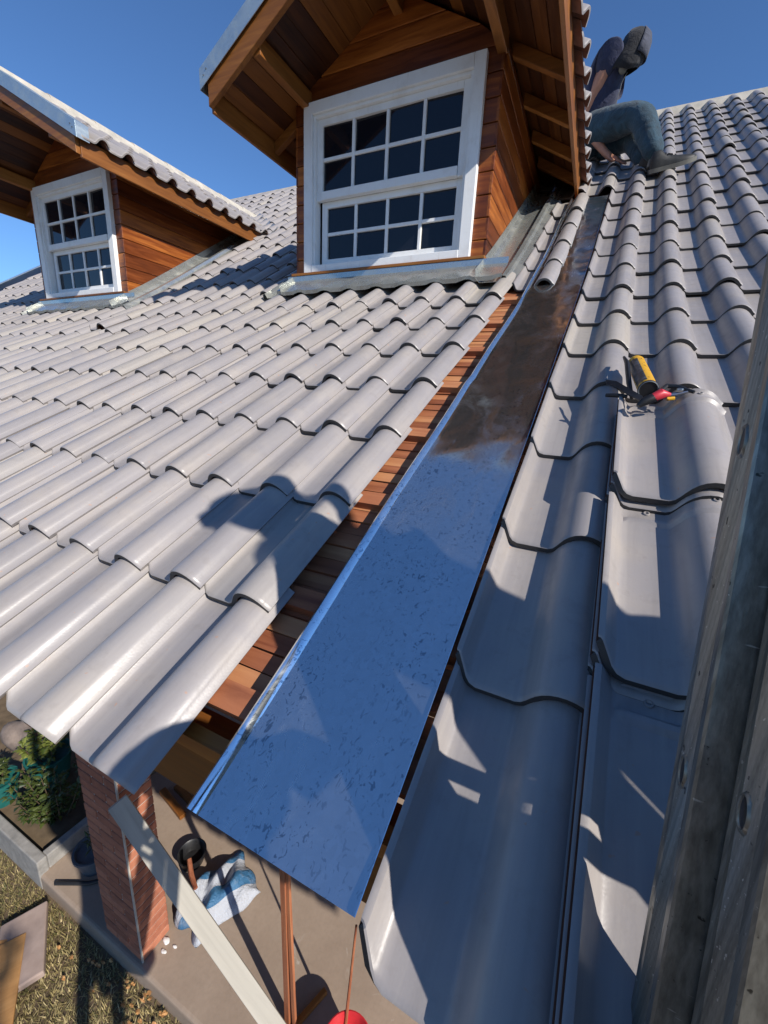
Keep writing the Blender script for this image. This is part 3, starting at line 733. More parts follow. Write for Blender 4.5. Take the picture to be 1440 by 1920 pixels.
canpart('can_base_rim', MB().lathe([(cr + .001, -.0012), (cr - .0008, -.0024), (cr - .0022, -.0005), (cr - .003, .002)], 32, cap0=False, cap1=False), 'greypot')
canpart('nozzle', MB().lathe([(.010, .240), (.010, .246), (.006, .249), (.0045, .262)], 16), 'black')
tag(cn, 'yellow sealant can with dark label lying on the tiles', 'can')
# strap beside the can
o = MB().tube([rpt(.575, 1.30, .075), rpt(.582, 1.22, .095), rpt(.592, 1.12, .085), rpt(.600, 1.04, .088)], [.004, .007, .007, .005], 8).build('tool_strap', 'black', None, True); tag(o, 'black strap lying between the can and the tile crown', 'strap')
o = MB().sheet([[rpt(.533, 1.152, .078), rpt(.537, 1.132, .074)], [rpt(.560, 1.118, .092), rpt(.562, 1.094, .088)], [rpt(.590, 1.070, .099), rpt(.590, 1.044, .095)], [rpt(.622, 1.030, .100), rpt(.620, 1.010, .098)]], .004).build('rubber_blade', 'black', None, True); tag(o, 'flat black rubber strip pointing left past the can', 'strip')
o = MB().tube([rpt(.540, 1.075, .073), rpt(.565, 1.068, .078), rpt(.590, 1.060, .080)], [.005, .006, .005], 10).build('pen', 'black', None, True); tag(o, 'short black stick under the rubber strip', 'stick')
sn = empty('tin_snips', (0, 0, 0)); tag(sn, 'pair of snips with red grip and dark steel jaws', 'snips')
MB().tube([rpt(.640, .992, .118), rpt(.656, 1.000, .124), rpt(.676, 1.006, .120)], [.010, .013, .004], 12).build('grip', 'redgrip', sn, True)
MB().tube([rpt(.612, .975, .104), rpt(.622, .982, .112), rpt(.643, .994, .118)], [.006, .011, .011], 12).build('grip', 'black', sn, True)
MB().tube([rpt(.650, 1.022, .102), rpt(.690, 1.030, .106), rpt(.715, 1.036, .112)], [.006, .006, .003], 8).build('jaw', 'steel', sn, True)
MB().tube([rpt(.655, 1.036, .108), rpt(.672, 1.062, .112), rpt(.695, 1.058, .112), rpt(.728, 1.035, .112)], [.005, .006, .006, .004], 8).build('handle', 'black', sn, True)
MB().tube([rpt(.672, 1.010, .106), rpt(.688, 1.014, .106)], .0045, 8).build('spring_cover', 'can', sn, True)
MB().lathe([(.008, 0), (.008, .004), (.004, .006)], 12).build('pivot_bolt', 'steel', sn, True).matrix_basis = Matrix.Translation(rpt(.698, 1.034, .116))

# ------------------------------------------------------------------ brick pillar
PX0, PX1, PY0, PY1 = -1.635, -1.297, .612, .785
pil = empty('brick_pillar', (-1.466, .70, SLAB)); tag(pil, 'narrow red brick pillar carrying the porch eave', 'pillar')
z = SLAB + .004; k = 0
MB().box(PX0 + .006, PX1 - .006, PY0 + .006, PY1 - .006, SLAB, -.13).build('mortar_core', 'mortar', pil)
while z < -.2:
    spl = PX0 + (.225 if k % 2 else .112)
    for (a, b_) in ((PX0, spl - .005), (spl + .005, PX1)):
        j = random.uniform(-.0012, .0012)
        bevel(MB().box(a, b_, PY0 + j, PY1 - j, z, z + .050).build('brick', 'brick', pil), .003, 1)
    z += .0585; k += 1
for e in ((PX1, PY0),):
    MB().box(PX1 - .006, PX1 + .0022, PY0 - .0022, PY0 + .006, SLAB, -.2).build('corner_joint', 'mortar', pil)

# ------------------------------------------------------------------ things on the terrace and lawn
def rotz(o, x, y, z, a, tilt=0.0): o.matrix_world = Matrix.Translation((x, y, z)) @ Matrix.Rotation(a, 4, 'Z') @ Matrix.Rotation(tilt, 4, 'X'); return o
pt, pb_ = Vector((-1.250, .585, -1.355)), Vector((-.36, .735, -2.60 + .03))
dv = (pb_ - pt).normalized(); sd = Vector((.30, .90, .30)); sd = (sd - dv * sd.dot(dv)).normalized(); nn = dv.cross(sd)
o = bevel(MB().bar((0, 0, 0), (0, 0, (pb_ - pt).length + .12), (.043, 0, 0), (0, .014, 0)).build('leaning_plank', 'plank_pale'), .003)
o.matrix_world = Matrix(((sd.x, nn.x, dv.x, pt.x), (sd.y, nn.y, dv.y, pt.y), (sd.z, nn.z, dv.z, pt.z), (0, 0, 0, 1))); tag(o, 'pale cement stained plank leaning on the brick pillar', 'plank')
o = MB().box(-.014, .014, -.010, .010, 0, 2.45).build('timber_lath', 'deck_z'); o.matrix_world = Matrix.Translation((-.405, .80, SLAB)) @ Matrix.Rotation(R(-.6), 4, 'Y'); tag(o, 'red brown lath standing upright below the gutter sheet, the wider one', 'lath', 'upright laths')
o = MB().box(-.009, .009, -.008, .008, 0, 2.42).build('timber_lath', 'deck_z'); o.matrix_world = Matrix.Translation((-.365, .805, SLAB)) @ Matrix.Rotation(R(-1.6), 4, 'Y'); tag(o, 'thin red brown lath standing close beside the wider lath', 'lath', 'upright laths')
o = MB().tube([(-.105, .86, SLAB + .03), (-.122, .98, -1.90)], [.010, .006], 8).build('stirring_stick', 'deck_z'); tag(o, 'thin dark stick standing in the red bucket', 'stick')
rb = MB().lathe([(.085, 0), (.09, .01), (.115, .20), (.12, .205), (.122, .22), (.116, .222), (.108, .20), (.085, .03), (.001, .025)], 32, cap1=False).build('bucket', 'red', None, True, 30); rb.location = (-.052, .800, SLAB); tag(rb, 'red plastic bucket at the bottom edge of the terrace view', 'bucket')
MB().lathe([(.100, .15), (.05, .152), (.0001, .153)], 24, cap0=False, cap1=False).build('bucket_filling', 'redgrip', rb)
bb = MB().lathe([(.10, 0), (.105, .01), (.125, .17), (.133, .175), (.135, .19), (.128, .192), (.116, .17), (.095, .03), (.001, .025)], 32, cap1=False).build('bucket', 'black', None, True, 30); bb.location = (-1.50, 1.12, SLAB); bb.scale = (.70, .70, .45); tag(bb, 'black rubber bucket in shade behind the brick pillar', 'bucket')
o = MB().tube([(-1.405, 1.03, SLAB + .20), (-1.34, .99, SLAB + .15), (-1.26, .955, SLAB + .14)], [.014, .016, .013], 8).build('hammer_handle', 'deck_x', None, True); tag(o, 'brown wooden tool handle lying across the striped bag', 'handle')
# crumpled cement bag
bm = bmesh.new(); bmesh.ops.create_grid(bm, x_segments=36, y_segments=28, size=.5)
rg = random.Random(3)
wv = [(rg.uniform(4, 22), rg.uniform(4, 22), rg.uniform(0, 6), rg.uniform(.003, .012)) for _ in range(9)]
for v in bm.verts:
    u_, v_ = v.co.x * 2, v.co.y * 2
    e = max(abs(u_), abs(v_)); h = .095 * (1 - e ** 3) + .006
    for a_, b_, c_, d_ in wv: h += d_ * math.sin(a_ * v.co.x + b_ * v.co.y + c_) * (1 - .5 * e)
    v.co = Vector((v.co.x * .34 + .012 * math.sin(v_ * 5), v.co.y * .42 + .012 * math.sin(u_ * 6), max(.004, h)))
me = bpy.data.meshes.new('cement_bag'); bm.to_mesh(me); bm.free(); me.materials.append(M['bag']); me.polygons.foreach_set('use_smooth', [True] * len(me.polygons))
o = bpy.data.objects.new('cement_bag', me); COL.objects.link(o); o.modifiers.new('thick', 'SOLIDIFY').thickness = .004; rotz(o, -1.17, 1.06, SLAB + .004, R(-22)); tag(o, 'crumpled blue and white striped cement bag on the terrace', 'bag')
def lump(name, mat, x, y, z, sx, sy, sz, seed, label, cat, grp=None):
    bm = bmesh.new(); bmesh.ops.create_icosphere(bm, subdivisions=3, radius=1); rg = random.Random(seed)
    wv = [(Vector((rg.uniform(-4, 4), rg.uniform(-4, 4), rg.uniform(-4, 4))), rg.uniform(0, 6)) for _ in range(6)]
    for v in bm.verts:
        d = 1 + sum(.07 * math.sin(a.dot(v.co) + p) for a, p in wv); v.co = Vector((v.co.x * d * sx, v.co.y * d * sy, max(-.6 * sz, v.co.z * d * sz)))
    me = bpy.data.meshes.new(name); bm.to_mesh(me); bm.free(); me.materials.append(M[mat]); me.polygons.foreach_set('use_smooth', [True] * len(me.polygons))
    o = bpy.data.objects.new(name, me); COL.objects.link(o); o.location = (x, y, z + .6 * sz); tag(o, label, cat, grp); return o
lump('plastic_scrap', 'bag', -1.255, .865, SLAB, .085, .06, .05, 5, 'crumpled pale plastic scrap at the pillar foot', 'scrap')
for i, (x, y, s) in enumerate(((-1.27, .74, .028), (-1.235, .70, .018), (-1.20, .745, .015), (-1.265, .82, .022))):
    lump('plaster_lump', 'white_lump', x, y, SLAB, s * .9, s * .55, s * .32, 11 + i, ['largest white plaster lump against the brick pillar', 'white plaster crumb in front of the pillar corner', 'small plaster crumb farthest from the pillar', 'white plaster lump next to the plastic scrap'][i], 'plaster lump', 'plaster lumps at the pillar foot')
for i, (x, y, a, l) in enumerate(((-1.98, 1.33, -12, .34), (-1.93, 1.42, -9, .30))):
    o = bevel(MB().box(-l / 2, l / 2, -.025, .025, 0, .035).build('timber_offcut', 'raft_x'), .003); rotz(o, x, y, SLAB + .002, R(a)); tag(o, ['longer timber offcut in the shade behind the pillar', 'shorter timber offcut lying behind the longer one'][i], 'offcut', 'timber offcuts on the terrace')
o = bevel(MB().box(-.10, .10, -.014, .014, 0, .03).build('timber_block', 'raft_x'), .003); rotz(o, -.335, .90, SLAB + .002, R(70)); tag(o, 'small timber block on the sunny terrace beside the laths', 'block')
o = bevel(MB().box(-.21, .21, -.115, .115, 0, .045).build('paver', 'paver'), .008); rotz(o, -2.02, .345, LAWN + .02, R(-28), R(4)); tag(o, 'loose concrete paver lying on the dry lawn', 'paver')
o = bevel(MB().box(-.42, .42, -.16, .16, 0, .02).build('timber_board', 'ply'), .003); rotz(o, -1.80, .04, LAWN + .05, R(-31)); tag(o, 'orange timber board in the bottom left corner on the lawn', 'board')
o = bevel(MB().box(-.2, .2, -.05, .05, 0, .03).build('timber_board', 'ply'), .003); rotz(o, -2.22, .20, LAWN + .03, R(40)); tag(o, 'short orange board poking out beside the paver', 'board')
# planter with its kerb, pots and plants
pk = MB(); pk.box(-4.6, -2.30, .575, .635, LAWN, SLAB + .12); pk.box(-2.36, -2.30, .6355, 1.1, SLAB, SLAB + .119); pl = bevel(pk.build('planter_kerb', 'kerb'), .008); tag(pl, 'low grey concrete planter kerb left of the brick pillar', 'kerb')
b = MB(); b.box(-4.6, -2.362, .637, 1.5, SLAB, SLAB + .05); o = b.build('planter_soil', 'soil', pl)
def plant(name, x, y, z0, rad, hgt, n, leaf, seed, label, pot=None, lsize=.05, narrow=.4):
    E_ = empty(name, (x, y, z0)); tag(E_, label, 'plant', 'garden plants by the terrace'); rg = random.Random(seed); b = MB(); ti = []; st = MB()
    zb = z0 + (pot[1] * .85 if pot else 0)
    for i in range(max(5, n // 26)):
        a = rg.uniform(0, 6.28); rr_ = rad * math.sqrt(rg.random()); top = Vector((x + rr_ * math.cos(a), y + rr_ * math.sin(a), zb + hgt * rg.uniform(.55, 1.0)))
        st.tube([(x + .25 * rr_ * math.cos(a), y + .25 * rr_ * math.sin(a), zb - .02), Vector((x + .7 * rr_ * math.cos(a), y + .7 * rr_ * math.sin(a), zb + hgt * .45)), top], [.006, .004, .002], 5)
        for j in range(26):
            q = rg.random() ** .6; c0 = Vector((x + .25 * rr_ * math.cos(a), y + .25 * rr_ * math.sin(a), zb)).lerp(top, q)
            d = Vector((rg.gauss(0, 1), rg.gauss(0, 1), rg.uniform(-.2, .9))).normalized(); ln = lsize * rg.uniform(.6, 1.35); wd = ln * narrow * .5
            sd = d.cross(Vector((rg.gauss(0, .4), rg.gauss(0, .4), 1))).normalized(); up = sd.cross(d)
            p0 = c0 + d * .01; p1 = c0 + d * ln * .5 + up * ln * .10; p2 = c0 + d * ln - up * ln * .08; i0 = len(b.v)
            b.v += [p0, p1 + sd * wd - up * .003, p2, p1 - sd * wd - up * .003, p1]; b.f += [(i0, i0 + 4, i0 + 1), (i0 + 4, i0 + 2, i0 + 1), (i0, i0 + 3, i0 + 4), (i0 + 3, i0 + 2, i0 + 4)]
            tt = min(1, max(0, rg.gauss(.5, .25))); ti += [tt] * 5
    cr_ = b.build('crown', leaf, E_); cr_.data.attributes.new('tint', 'FLOAT', 'POINT').data.foreach_set('value', ti); cr_['kind'] = 'stuff'
    st.build('stem', 'bark', E_)
    if pot:
        pr_, ph_, pm_ = pot
        MB().lathe([(pr_ * .72, 0), (pr_, ph_ - .02), (pr_ + .008, ph_ - .018), (pr_ + .008, ph_), (pr_ - .006, ph_), (pr_ - .012, ph_ * .85), (.001, ph_ * .84)], 28, base=(x, y, z0), cap1=False).build('pot', pm_, E_, True, 30)
    return E_
plant('bushy_plant', -2.62, .86, SLAB + .05, .26, .42, 700, 'leaf', 21, 'bushy green plant in the planter beside the brick pillar', None, .062)
plant('bushy_plant', -2.98, 1.0, SLAB + .05, .17, .26, 320, 'leaf_lime', 22, 'lime green plant in a teal pot at the left edge', (.15, .26, 'teal'), .07)
plant('bushy_plant', -3.02, .70, SLAB + .12, .12, .20, 160, 'leaf', 23, 'small green plant in the nearer teal pot on the kerb', (.11, .20, 'teal'), .06)
plant('bushy_plant', -2.62, 1.22, SLAB + .05, .22, .50, 360, 'leaf', 24, 'dark leafy plant deep in shade behind the planter', None, .06, .3)
plant('potted_plant', -2.06, .80, SLAB + .002, .12, .30, 150, 'leaf', 25, 'sparse plant in a grey pot between planter and pillar', (.115, .15, 'greypot'), .06, .22)
lump('garden_stone', 'stone', -3.36, 1.02, SLAB + .22, .16, .12, .14, 31, 'brown garden stone behind the lime green plant', 'stone')
o = MB().tube([(-2.16, .60, SLAB + .016), (-1.97, .70, SLAB + .016), (-1.80, .86, SLAB + .016)], .012, 8).build('garden_hose', 'black', None, True); tag(o, 'short dark hose lying on the terrace edge by the grey pot', 'hose')
V = []; F = []; rg = random.Random(50)
for i in range(40):
    x = rg.uniform(-1.9, -.5); y = .57 - abs(rg.gauss(0, .10)); n = 7; b0 = len(V)
    for k in range(n): a = 2 * math.pi * k / n; V.append((x + .016 * math.cos(a) * rg.uniform(.6, 1.3), y + .009 * math.sin(a) * rg.uniform(.6, 1.3), LAWN + .03 + rg.uniform(0, .012)))
    V.append((x, y, LAWN + .037)); F += [(b0 + k, b0 + (k + 1) % n, b0 + n) for k in range(n)]
o = mesh_obj('fallen_leaves', V, F, 'ply'); o['kind'] = 'stuff'; o['label'] = 'dry fallen leaves on the grass along the terrace kerb'; o['category'] = 'leaves'

# an unseen tree added right of the ladder to dapple the lawn with shade
tr = empty('added_shade_tree', (4.5, -2.75, LAWN)); tag(tr, 'unseen leafy tree added right of the ladder to shade the lawn', 'tree')
rg = random.Random(77); b = MB(); ti = []
for i in range(5200):
    u_ = Vector((rg.gauss(0, 1), rg.gauss(0, 1), rg.gauss(0, 1))).normalized() * (rg.random() ** .4)
    cl = .75 + .25 * math.sin(u_.x * 9) * math.sin(u_.y * 8 + 1) * math.sin(u_.z * 7 + 2)
    c0 = Vector((4.45 + u_.x * 1.35 * cl, -2.75 + u_.y * .72 * cl, 2.15 + u_.z * .85 * cl)); d = Vector((rg.gauss(0, 1), rg.gauss(0, 1), rg.gauss(0, .6))).normalized(); ln = rg.uniform(.05, .11); sd = d.orthogonal().normalized() * ln * .25
    i0 = len(b.v); b.v += [c0, c0 + d * ln * .5 + sd, c0 + d * ln, c0 + d * ln * .5 - sd]; b.f.append((i0, i0 + 1, i0 + 2, i0 + 3)); ti += [rg.random()] * 4
cr_ = b.build('crown', 'leaf', tr); cr_.data.attributes.new('tint', 'FLOAT', 'POINT').data.foreach_set('value', ti); cr_['kind'] = 'stuff'
b = MB(); b.tube([(4.5, -2.75, LAWN), (4.53, -2.72, -1.0), (4.45, -2.76, .9), (4.46, -2.75, 2.5)], [.11, .085, .06, .02], 10)
for i in range(9):
    a = i * 2.4; z_ = .7 + i * .18; b.tube([(4.46, -2.755, z_), (4.46 + .5 * math.cos(a), -2.755 + .28 * math.sin(a), z_ + .35), (4.46 + 1.0 * math.cos(a), -2.755 + .5 * math.sin(a), z_ + .7)], [.03, .018, .007], 6)
b.build('trunk', 'bark', tr, True)

# ------------------------------------------------------------------ people
def skin(name, J, E_, mat, parent, root, sub=2):
    """J: name -> (x, y, z, r); E_: pairs; grown with a skin modifier"""
    ks = list(J); me = bpy.data.meshes.new(name); me.from_pydata([J[k][:3] for k in ks], [(ks.index(a), ks.index(b)) for a, b in E_], [])
    o = bpy.data.objects.new(name, me); COL.objects.link(o)
    if parent is not None: attach(o, parent)
    m_ = o.modifiers.new('skin', 'SKIN'); m_.use_smooth_shade = True
    for i, k in enumerate(ks):
        r_ = J[k][3]; sv = me.skin_vertices[0].data[i]; sv.radius = (r_, r_) if not isinstance(r_, tuple) else r_; sv.use_root = (k == root)
    s = o.modifiers.new('sub', 'SUBSURF'); s.levels = sub; s.render_levels = sub
    me.materials.append(M[mat]); return o
def chain(J, E_, pre, pts):
    prev = None
    for i, p in enumerate(pts):
        k = p if isinstance(p, str) else '%s%d' % (pre, i)
        if not isinstance(p, str): J[k] = p
        if prev: E_.append((prev, k))
        prev = k
def hand(J, E_, wrist, W, d, side, nrm, sc=1.0, curl=.3):
    W = Vector(W); d = Vector(d).normalized(); nrm = Vector(nrm); nrm = (nrm - d * nrm.dot(d)).normalized(); sd = d.cross(nrm).normalized() * side
    P = W + d * .055 * sc; k0 = wrist + 'palm'; J[k0] = (*P, .026 * sc); E_.append((wrist, k0))
    for f, (o_, l) in enumerate(((-.026, .066), (-.009, .076), (.009, .072), (.026, .056))):
        a = P + d * .032 * sc + sd * o_ * sc; b_ = a + d * l * .5 * sc - nrm * curl * .010; c_ = b_ + d * l * .42 * sc - nrm * curl * .03
        chain(J, E_, k0 + 'f%d' % f, [k0, (*a, .0100 * sc), (*b_, .0088 * sc), (*c_, .0070 * sc)])
    a = W + d * .028 * sc - sd * .030 * sc; b_ = a + (d * .7 - sd * .7) * .030 * sc; c_ = b_ + (d * .9 - sd * .3) * .028 * sc
    chain(J, E_, k0 + 't', [wrist, (*a, .0115 * sc), (*b_, .0100 * sc), (*c_, .008 * sc)])

def folds(o, st=.010, sc=.045):
    tx = bpy.data.textures.new('cloth_folds', 'CLOUDS'); tx.noise_scale = sc; tx.noise_depth = 2
    m_ = o.modifiers.new('folds', 'DISPLACE'); m_.texture = tx; m_.strength = st; m_.mid_level = .5; m_.texture_coords = 'LOCAL'; return o
# --- the worker sitting on the roof beside the dormer
wk = empty('person', (.30, 4.4, roofz(4.4))); tag(wk, 'worker in navy shirt, jeans and dark sun hat sitting high on the roof', 'person')
pel = Vector((.070, 4.64, 3.04)); che = Vector((.125, 4.52, 3.33)); nek = Vector((.250, 4.46, 3.47)); hd = Vector((.355, 4.42, 3.440))
shN = Vector((.185, 4.33, 3.440)); elN = Vector((.015, 4.50, 3.08)); wrN = Vector((.285, 4.42, 2.745))
shF = Vector((.215, 4.64, 3.44)); elF = Vector((.22, 4.80, 3.22)); wrF = Vector((.10, 4.70, 2.98))
J = {}; E_ = []
chain(J, E_, 's', [(*pel, .13), (*pel.lerp(che, .5), .125), (*che, .13), (*nek, .055), (*nek.lerp(hd, .6), .052), (*(hd + Vector((.0, 0, .03))), .074), (*(hd + Vector((.02, -.01, -.055))), .052)])
chain(J, E_, 'an', ['s2', (*shN, .062), (*shN.lerp(elN, .5), .056), (*elN, .046), (*elN.lerp(wrN, .4), .043), (*wrN, .028)]); hand(J, E_, 'an5', wrN, (.84, -.10, -.42), -1, (.35, -.5, .8), 1.12, .2)
chain(J, E_, 'af', ['s2', (*shF, .055), (*elF, .042), (*wrF, .028)]); hand(J, E_, 'af3', wrF, (-.1, -.3, -.6), 1, (.3, .5, .4), 1.1, .5)
body = skin('body', J, E_, 'skin', wk, 's0', 1)
J = {}; E_ = []
chain(J, E_, 's', [(*(pel + Vector((.0, 0, .02))), .16), (*pel.lerp(che, .45), .160), (*che, .175), (*che.lerp(nek, .62), .125), (*nek, .080)])
chain(J, E_, 'an', ['s2', (*shN, .112), (*shN.lerp(elN, .36), .088)])
chain(J, E_, 'af', ['s2', (*shF, .09), (*shF.lerp(elF, .5), .08)])
folds(skin('shirt', J, E_, 'navy', wk, 's0', 3))
hipN = Vector((.14, 4.53, 3.03)); knN = Vector((.490, 4.20, 2.900)); anN = Vector((.645, 4.03, 2.490))
hipF = Vector((.12, 4.76, 3.00)); knF = Vector((.44, 4.50, 2.90)); anF = Vector((.595, 4.20, 2.545))
J = {}; E_ = []
chain(J, E_, 'p', [(*(pel + Vector((0, 0, .06))), .145), (*(pel - Vector((0, 0, .04))), .150)])
chain(J, E_, 'ln', ['p1', (*hipN, .155), (*hipN.lerp(knN, .55), .132), (*knN, .100), (*knN.lerp(anN, .45), .090), (*anN.lerp(knN, .04), .070)])
chain(J, E_, 'lf', ['p1', (*hipF, .140), (*hipF.lerp(knF, .55), .115), (*knF, .095), (*knF.lerp(anF, .5), .085), (*anF.lerp(knF, .06), .070)])
folds(skin('jeans', J, E_, 'jeans', wk, 'p0', 3))
def shoe(par, heel, toe, up, sc=1.0):
    heel = Vector(heel); toe = Vector(toe); d = (toe - heel); L_ = d.length; d.normalize(); up = Vector(up); up = (up - d * up.dot(d)).normalized(); sd = d.cross(up)
    prof = [(0, .030, .070, .0), (.06, .036, .105, 0), (.22, .037, .108, 0), (.36, .036, .070, 0), (.55, .044, .058, 0), (.75, .047, .046, .002), (.92, .036, .034, .006), (1.0, .014, .022, .010)]
    V = []; F = []; SV = []; seg = 10
    for t_, w_, h_, l_ in prof:
        for k in range(seg):
            a = math.pi * k / (seg - 1); V.append(heel + d * L_ * t_ + sd * w_ * sc * math.cos(a) + up * (.012 + l_ + (h_ - .012) * math.sin(a) ** .8) * sc)
        for a, hh in ((-1, .014 + l_), (1, .014 + l_), (1, -.010 + l_), (-1, -.010 + l_)): SV.append(heel + d * L_ * (t_ * 1.03 - .015) + sd * a * (w_ + .004) * sc * -1 + up * hh * sc)
    for i in range(len(prof) - 1):
        for k in range(seg - 1): F.append((i * seg + k, (i + 1) * seg + k, (i + 1) * seg + k + 1, i * seg + k + 1))
    F.append(tuple(range(seg))); F.append(tuple((len(prof) - 1) * seg + k for k in range(seg - 1, -1, -1)))
    s = mesh_obj('shoe', V, F, 'shoe', par, True, 60); F = []
    for i in range(len(prof) - 1):
        for k in range(4): F.append((i * 4 + k, i * 4 + (k + 1) % 4, (i + 1) * 4 + (k + 1) % 4, (i + 1) * 4 + k))
    F += [(3, 2, 1, 0), tuple((len(prof) - 1) * 4 + k for k in range(4))]
    mesh_obj('sole', SV, F, 'sole', s, True, 40)
    b = MB()
    for k in range(4):
        c_ = heel + d * L_ * (.34 + .07 * k) + up * (.078 - k * .0065) * sc; b.tube([c_ - sd * .02 * sc, c_ + up * .006 - d * .004, c_ + sd * .02 * sc], .0025, 5)
    b.build('lace', 'black', s)
    return s
shoe(wk, (.612, 3.99, 2.395), (.905, 4.02, 2.440), (-.10, -.40, .92), 1.15)
shoe(wk, (.545, 4.16, 2.475), (.790, 4.06, 2.450), (0, -.5, .85), 1.05)
MB().tube([anN + Vector((-.004, 0, -.01)), anN + Vector((-.012, -.005, -.06))], [.050, .046], 14).build('sock', 'sole', wk, True)
# sun hat: crown with its sunlit side painted as a grey patch, and a dark cloth hood falling round neck and cheeks
hm = hd + Vector((-.012, -.02, .022)); hz = Vector((.30, -.08, .95)).normalized(); hxx = Vector((0, 1, 0)).cross(hz).normalized(); hyy = hz.cross(hxx)
hatm = Matrix(((hxx.x, hyy.x, hz.x, hm.x), (hxx.y, hyy.y, hz.y, hm.y), (hxx.z, hyy.z, hz.z, hm.z), (0, 0, 0, 1)))
V = []; F = []; n = 36; prof = [(.001, .128), (.045, .122), (.080, .100), (.100, .062), (.107, .015), (.111, -.04), (.113, -.10), (.104, -.150)]
for i, (r_, z_) in enumerate(prof):
    for k in range(n):
        a = 2 * math.pi * k / n; fr_ = max(0, math.cos(a - .5)) if z_ < 0 else 0          # shorter over the face
        V.append(hatm @ Vector((r_ * (1 + .03 * math.sin(5 * a + i)) * math.cos(a), r_ * math.sin(a), z_ * (1 - .45 * fr_))) + Vector((-.22, 0, 0)) * max(0, -z_ - .02) * .8)
for i in range(len(prof) - 1):
    for k in range(n): F.append((i * n + k, i * n + (k + 1) % n, (i + 1) * n + (k + 1) % n, (i + 1) * n + k))
hat = mesh_obj('hat', V, F, 'hat', wk, True, 70); hat.modifiers.new('t', 'SOLIDIFY').thickness = .004
V = []; F = []; n = 16
for i, (r_, z_) in enumerate([(.050, .127), (.088, .102), (.110, .060), (.119, .005), (.123, -.045)]):
    for k in range(n):
        a = math.pi * (-.36 + .72 * k / (n - 1)); V.append(hatm @ Vector((r_ * math.cos(a), r_ * math.sin(a), z_)))
for i in range(4):
    for k in range(n - 1): F.append((i * n + k, i * n + k + 1, (i + 1) * n + k + 1, (i + 1) * n + k))
br = mesh_obj('sunlit_hat_patch', V, F, 'hat_grey', hat, True, 60); br.modifiers.new('t', 'SOLIDIFY').thickness = .004
b = MB().lathe([(.001, -.036), (.022, -.029), (.033, -.008), (.032, .012), (.021, .029), (.001, .034)], 16, base=tuple(hd + Vector((-.065, -.075, -.115))), cap0=False, cap1=False); b.build('face_mask', 'sole', wk, True, 60)
MB().tube([hd + Vector((-.03, -.06, -.14)), hd + Vector((-.06, -.05, -.20)), hd + Vector((-.075, -.05, -.34))], .0022, 5).build('chin_cord', 'sole', hat)

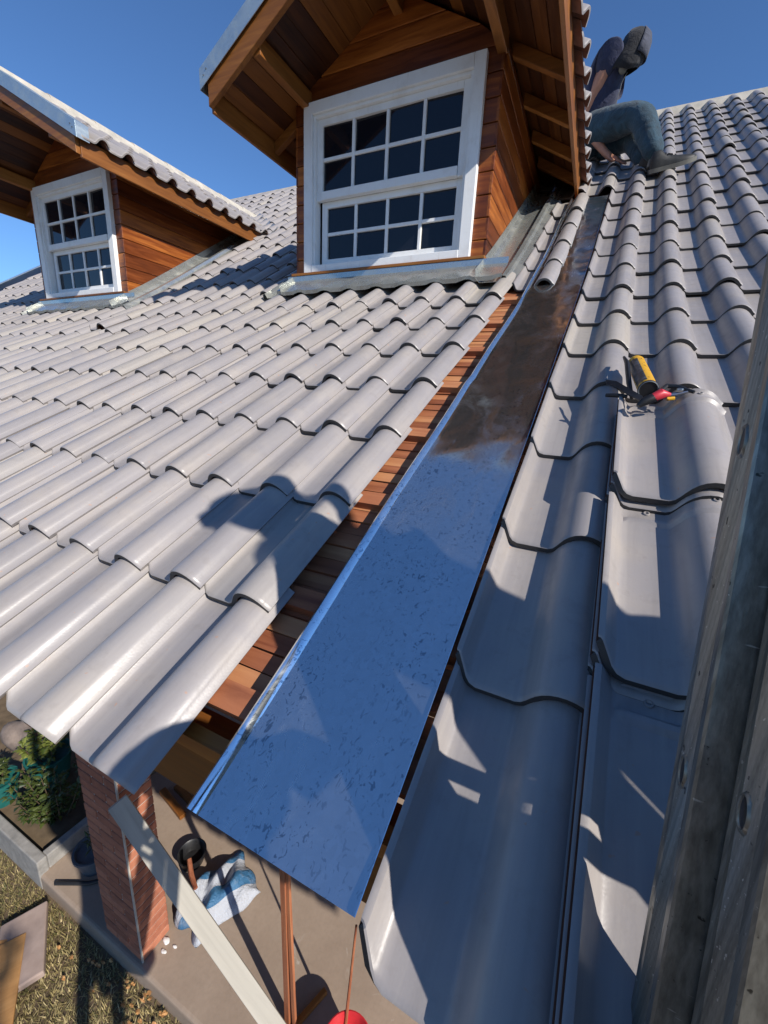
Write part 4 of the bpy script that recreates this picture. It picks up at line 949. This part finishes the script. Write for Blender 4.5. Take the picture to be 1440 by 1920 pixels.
# --- the people beside the camera, whose shadows fall across the roof
def stander(name, label, P, shirt, legs, headc, arm_poses, par_loc, hatmat='hat'):
    E0 = empty(name, par_loc); tag(E0, label, 'person'); J = {}; E_ = []
    pl_, ch, nk, hc = [Vector(P[k]) for k in ('pel', 'che', 'nek', 'head')]
    chain(J, E_, 's', [(*pl_, .115), (*pl_.lerp(ch, .5), .115), (*ch, .135), (*nk, .055), (*nk.lerp(hc, .5), .055), (*(hc + Vector((0, 0, .03))), .088), (*(hc + Vector((0, .03, -.06))), .06)])
    for i, (sh, el, wr, hd_, sdn) in enumerate(arm_poses):
        chain(J, E_, 'a%d' % i, ['s2', (*sh, .055), (*el, .042), (*wr, .028)]); hand(J, E_, 'a%d3' % i, wr, hd_, sdn, (0, .2, 1), 1.0, .6)
    skin('body', J, E_, 'skin', E0, 's0', 1); J = {}; E_ = []
    chain(J, E_, 's', [(*(pl_ + Vector((0, 0, -.02))), .135), (*pl_.lerp(ch, .5), .135), (*ch, .155), (*ch.lerp(nk, .6), .11), (*nk, .07)])
    for i, (sh, el, wr, hd_, sdn) in enumerate(arm_poses): chain(J, E_, 'a%d' % i, ['s2', (*sh, .08), (*Vector(sh).lerp(Vector(el), .6), .065)])
    skin('shirt', J, E_, shirt, E0, 's0', 2); J = {}; E_ = []
    chain(J, E_, 'p', [(*(pl_ + Vector((0, 0, .05))), .128), (*(pl_ - Vector((0, 0, .05))), .13)])
    for i, (hp, kn, an) in enumerate(legs): chain(J, E_, 'l%d' % i, ['p1', (*hp, .10), (*kn, .072), (*Vector(kn).lerp(Vector(an), .4), .068), (*an, .052)])
    skin('trousers', J, E_, 'khaki' if shirt == 'hat_grey' else 'jeans', E0, 'p0', 2)
    for hp, kn, an in legs: an = Vector(an); shoe(E0, an + Vector((0, -.07, -.085)), an + Vector((0, .20, -.085 + (.10 if shirt == 'navy' else 0))), (0, -.3 if shirt == 'navy' else 0, 1), 1.0)
    cz_ = hc + Vector((0, 0, .035))
    b = MB().lathe([(.104, -.005), (.108, .03), (.098, .075), (.065, .100), (.001, .108)], 24, base=tuple(cz_), cap0=False, cap1=False)
    h_ = b.build('cap', hatmat, E0, True, 50); h_.modifiers.new('t', 'SOLIDIFY').thickness = .004
    bd = Vector(headc).normalized(); bs = Vector((-bd.y, bd.x, 0))
    MB().sheet([[cz_ + bd * (.09 + .085 * f_) + bs * w_ * (.085 - .03 * f_) - Vector((0, 0, .012 * f_ + .01 * w_ * w_)) for w_ in (-1, -.5, 0, .5, 1)] for f_ in (0, .5, 1)], .004).build('bill', hatmat, h_, True, 60)
    return E0
stander('person', 'person on the ladder taking the picture, in grey shirt and cap', dict(pel=(.90, -.40, -.11), che=(.91, -.34, .27), nek=(.905, -.31, .445), head=(.90, -.28, .545)), 'hat_grey',
        [((.78, -.38, -.14), (.76, -.28, -.56), (.77, -.36, -.96)), ((.94, -.38, -.14), (.89, -.22, -.50), (.89, -.34, -.96))], (0, 1, 0),
        [((.76, -.34, .36), (.70, -.45, .30), (.59, -.385, .46), (-.4, .3, .6), 1), ((1.06, -.33, .37), (1.12, -.30, .11), (1.00, -.13, -.02), (-.2, .7, .2), -1)], (.86, -.5, LAWN), 'hat')
def sc_(p):
    q = (Vector(p) - Vector((2.02, .06, .08))) * .855; q.x *= .78; return tuple(Vector((1.47, .045, .07)) + q)
stander('person', 'second worker in navy shirt and cap standing right of the ladder', {k: sc_(v) for k, v in dict(pel=(2.02, .0, .98), che=(2.02, -.06, 1.38), nek=(2.02, -.09, 1.58), head=(2.01, -.10, 1.70)).items()}, 'navy',
        [tuple(sc_(q) for q in l) for l in (((1.92, .03, .90), (1.90, .02, .54), (1.90, .10, .19)), ((2.12, .03, .90), (2.14, .10, .58), (2.14, .34, .33)))], (-1, -.1, 0),
        [tuple(sc_(q) for q in l[:3]) + l[3:] for l in (((1.85, -.08, 1.48), (1.78, -.08, 1.20), (1.86, .08, 1.00), (.4, .5, -.3), 1), ((2.17, -.08, 1.48), (2.30, -.07, 1.42), (2.24, -.02, 1.64), (-.2, .1, .9), -1))], (1.45, .06, .1), 'hat')
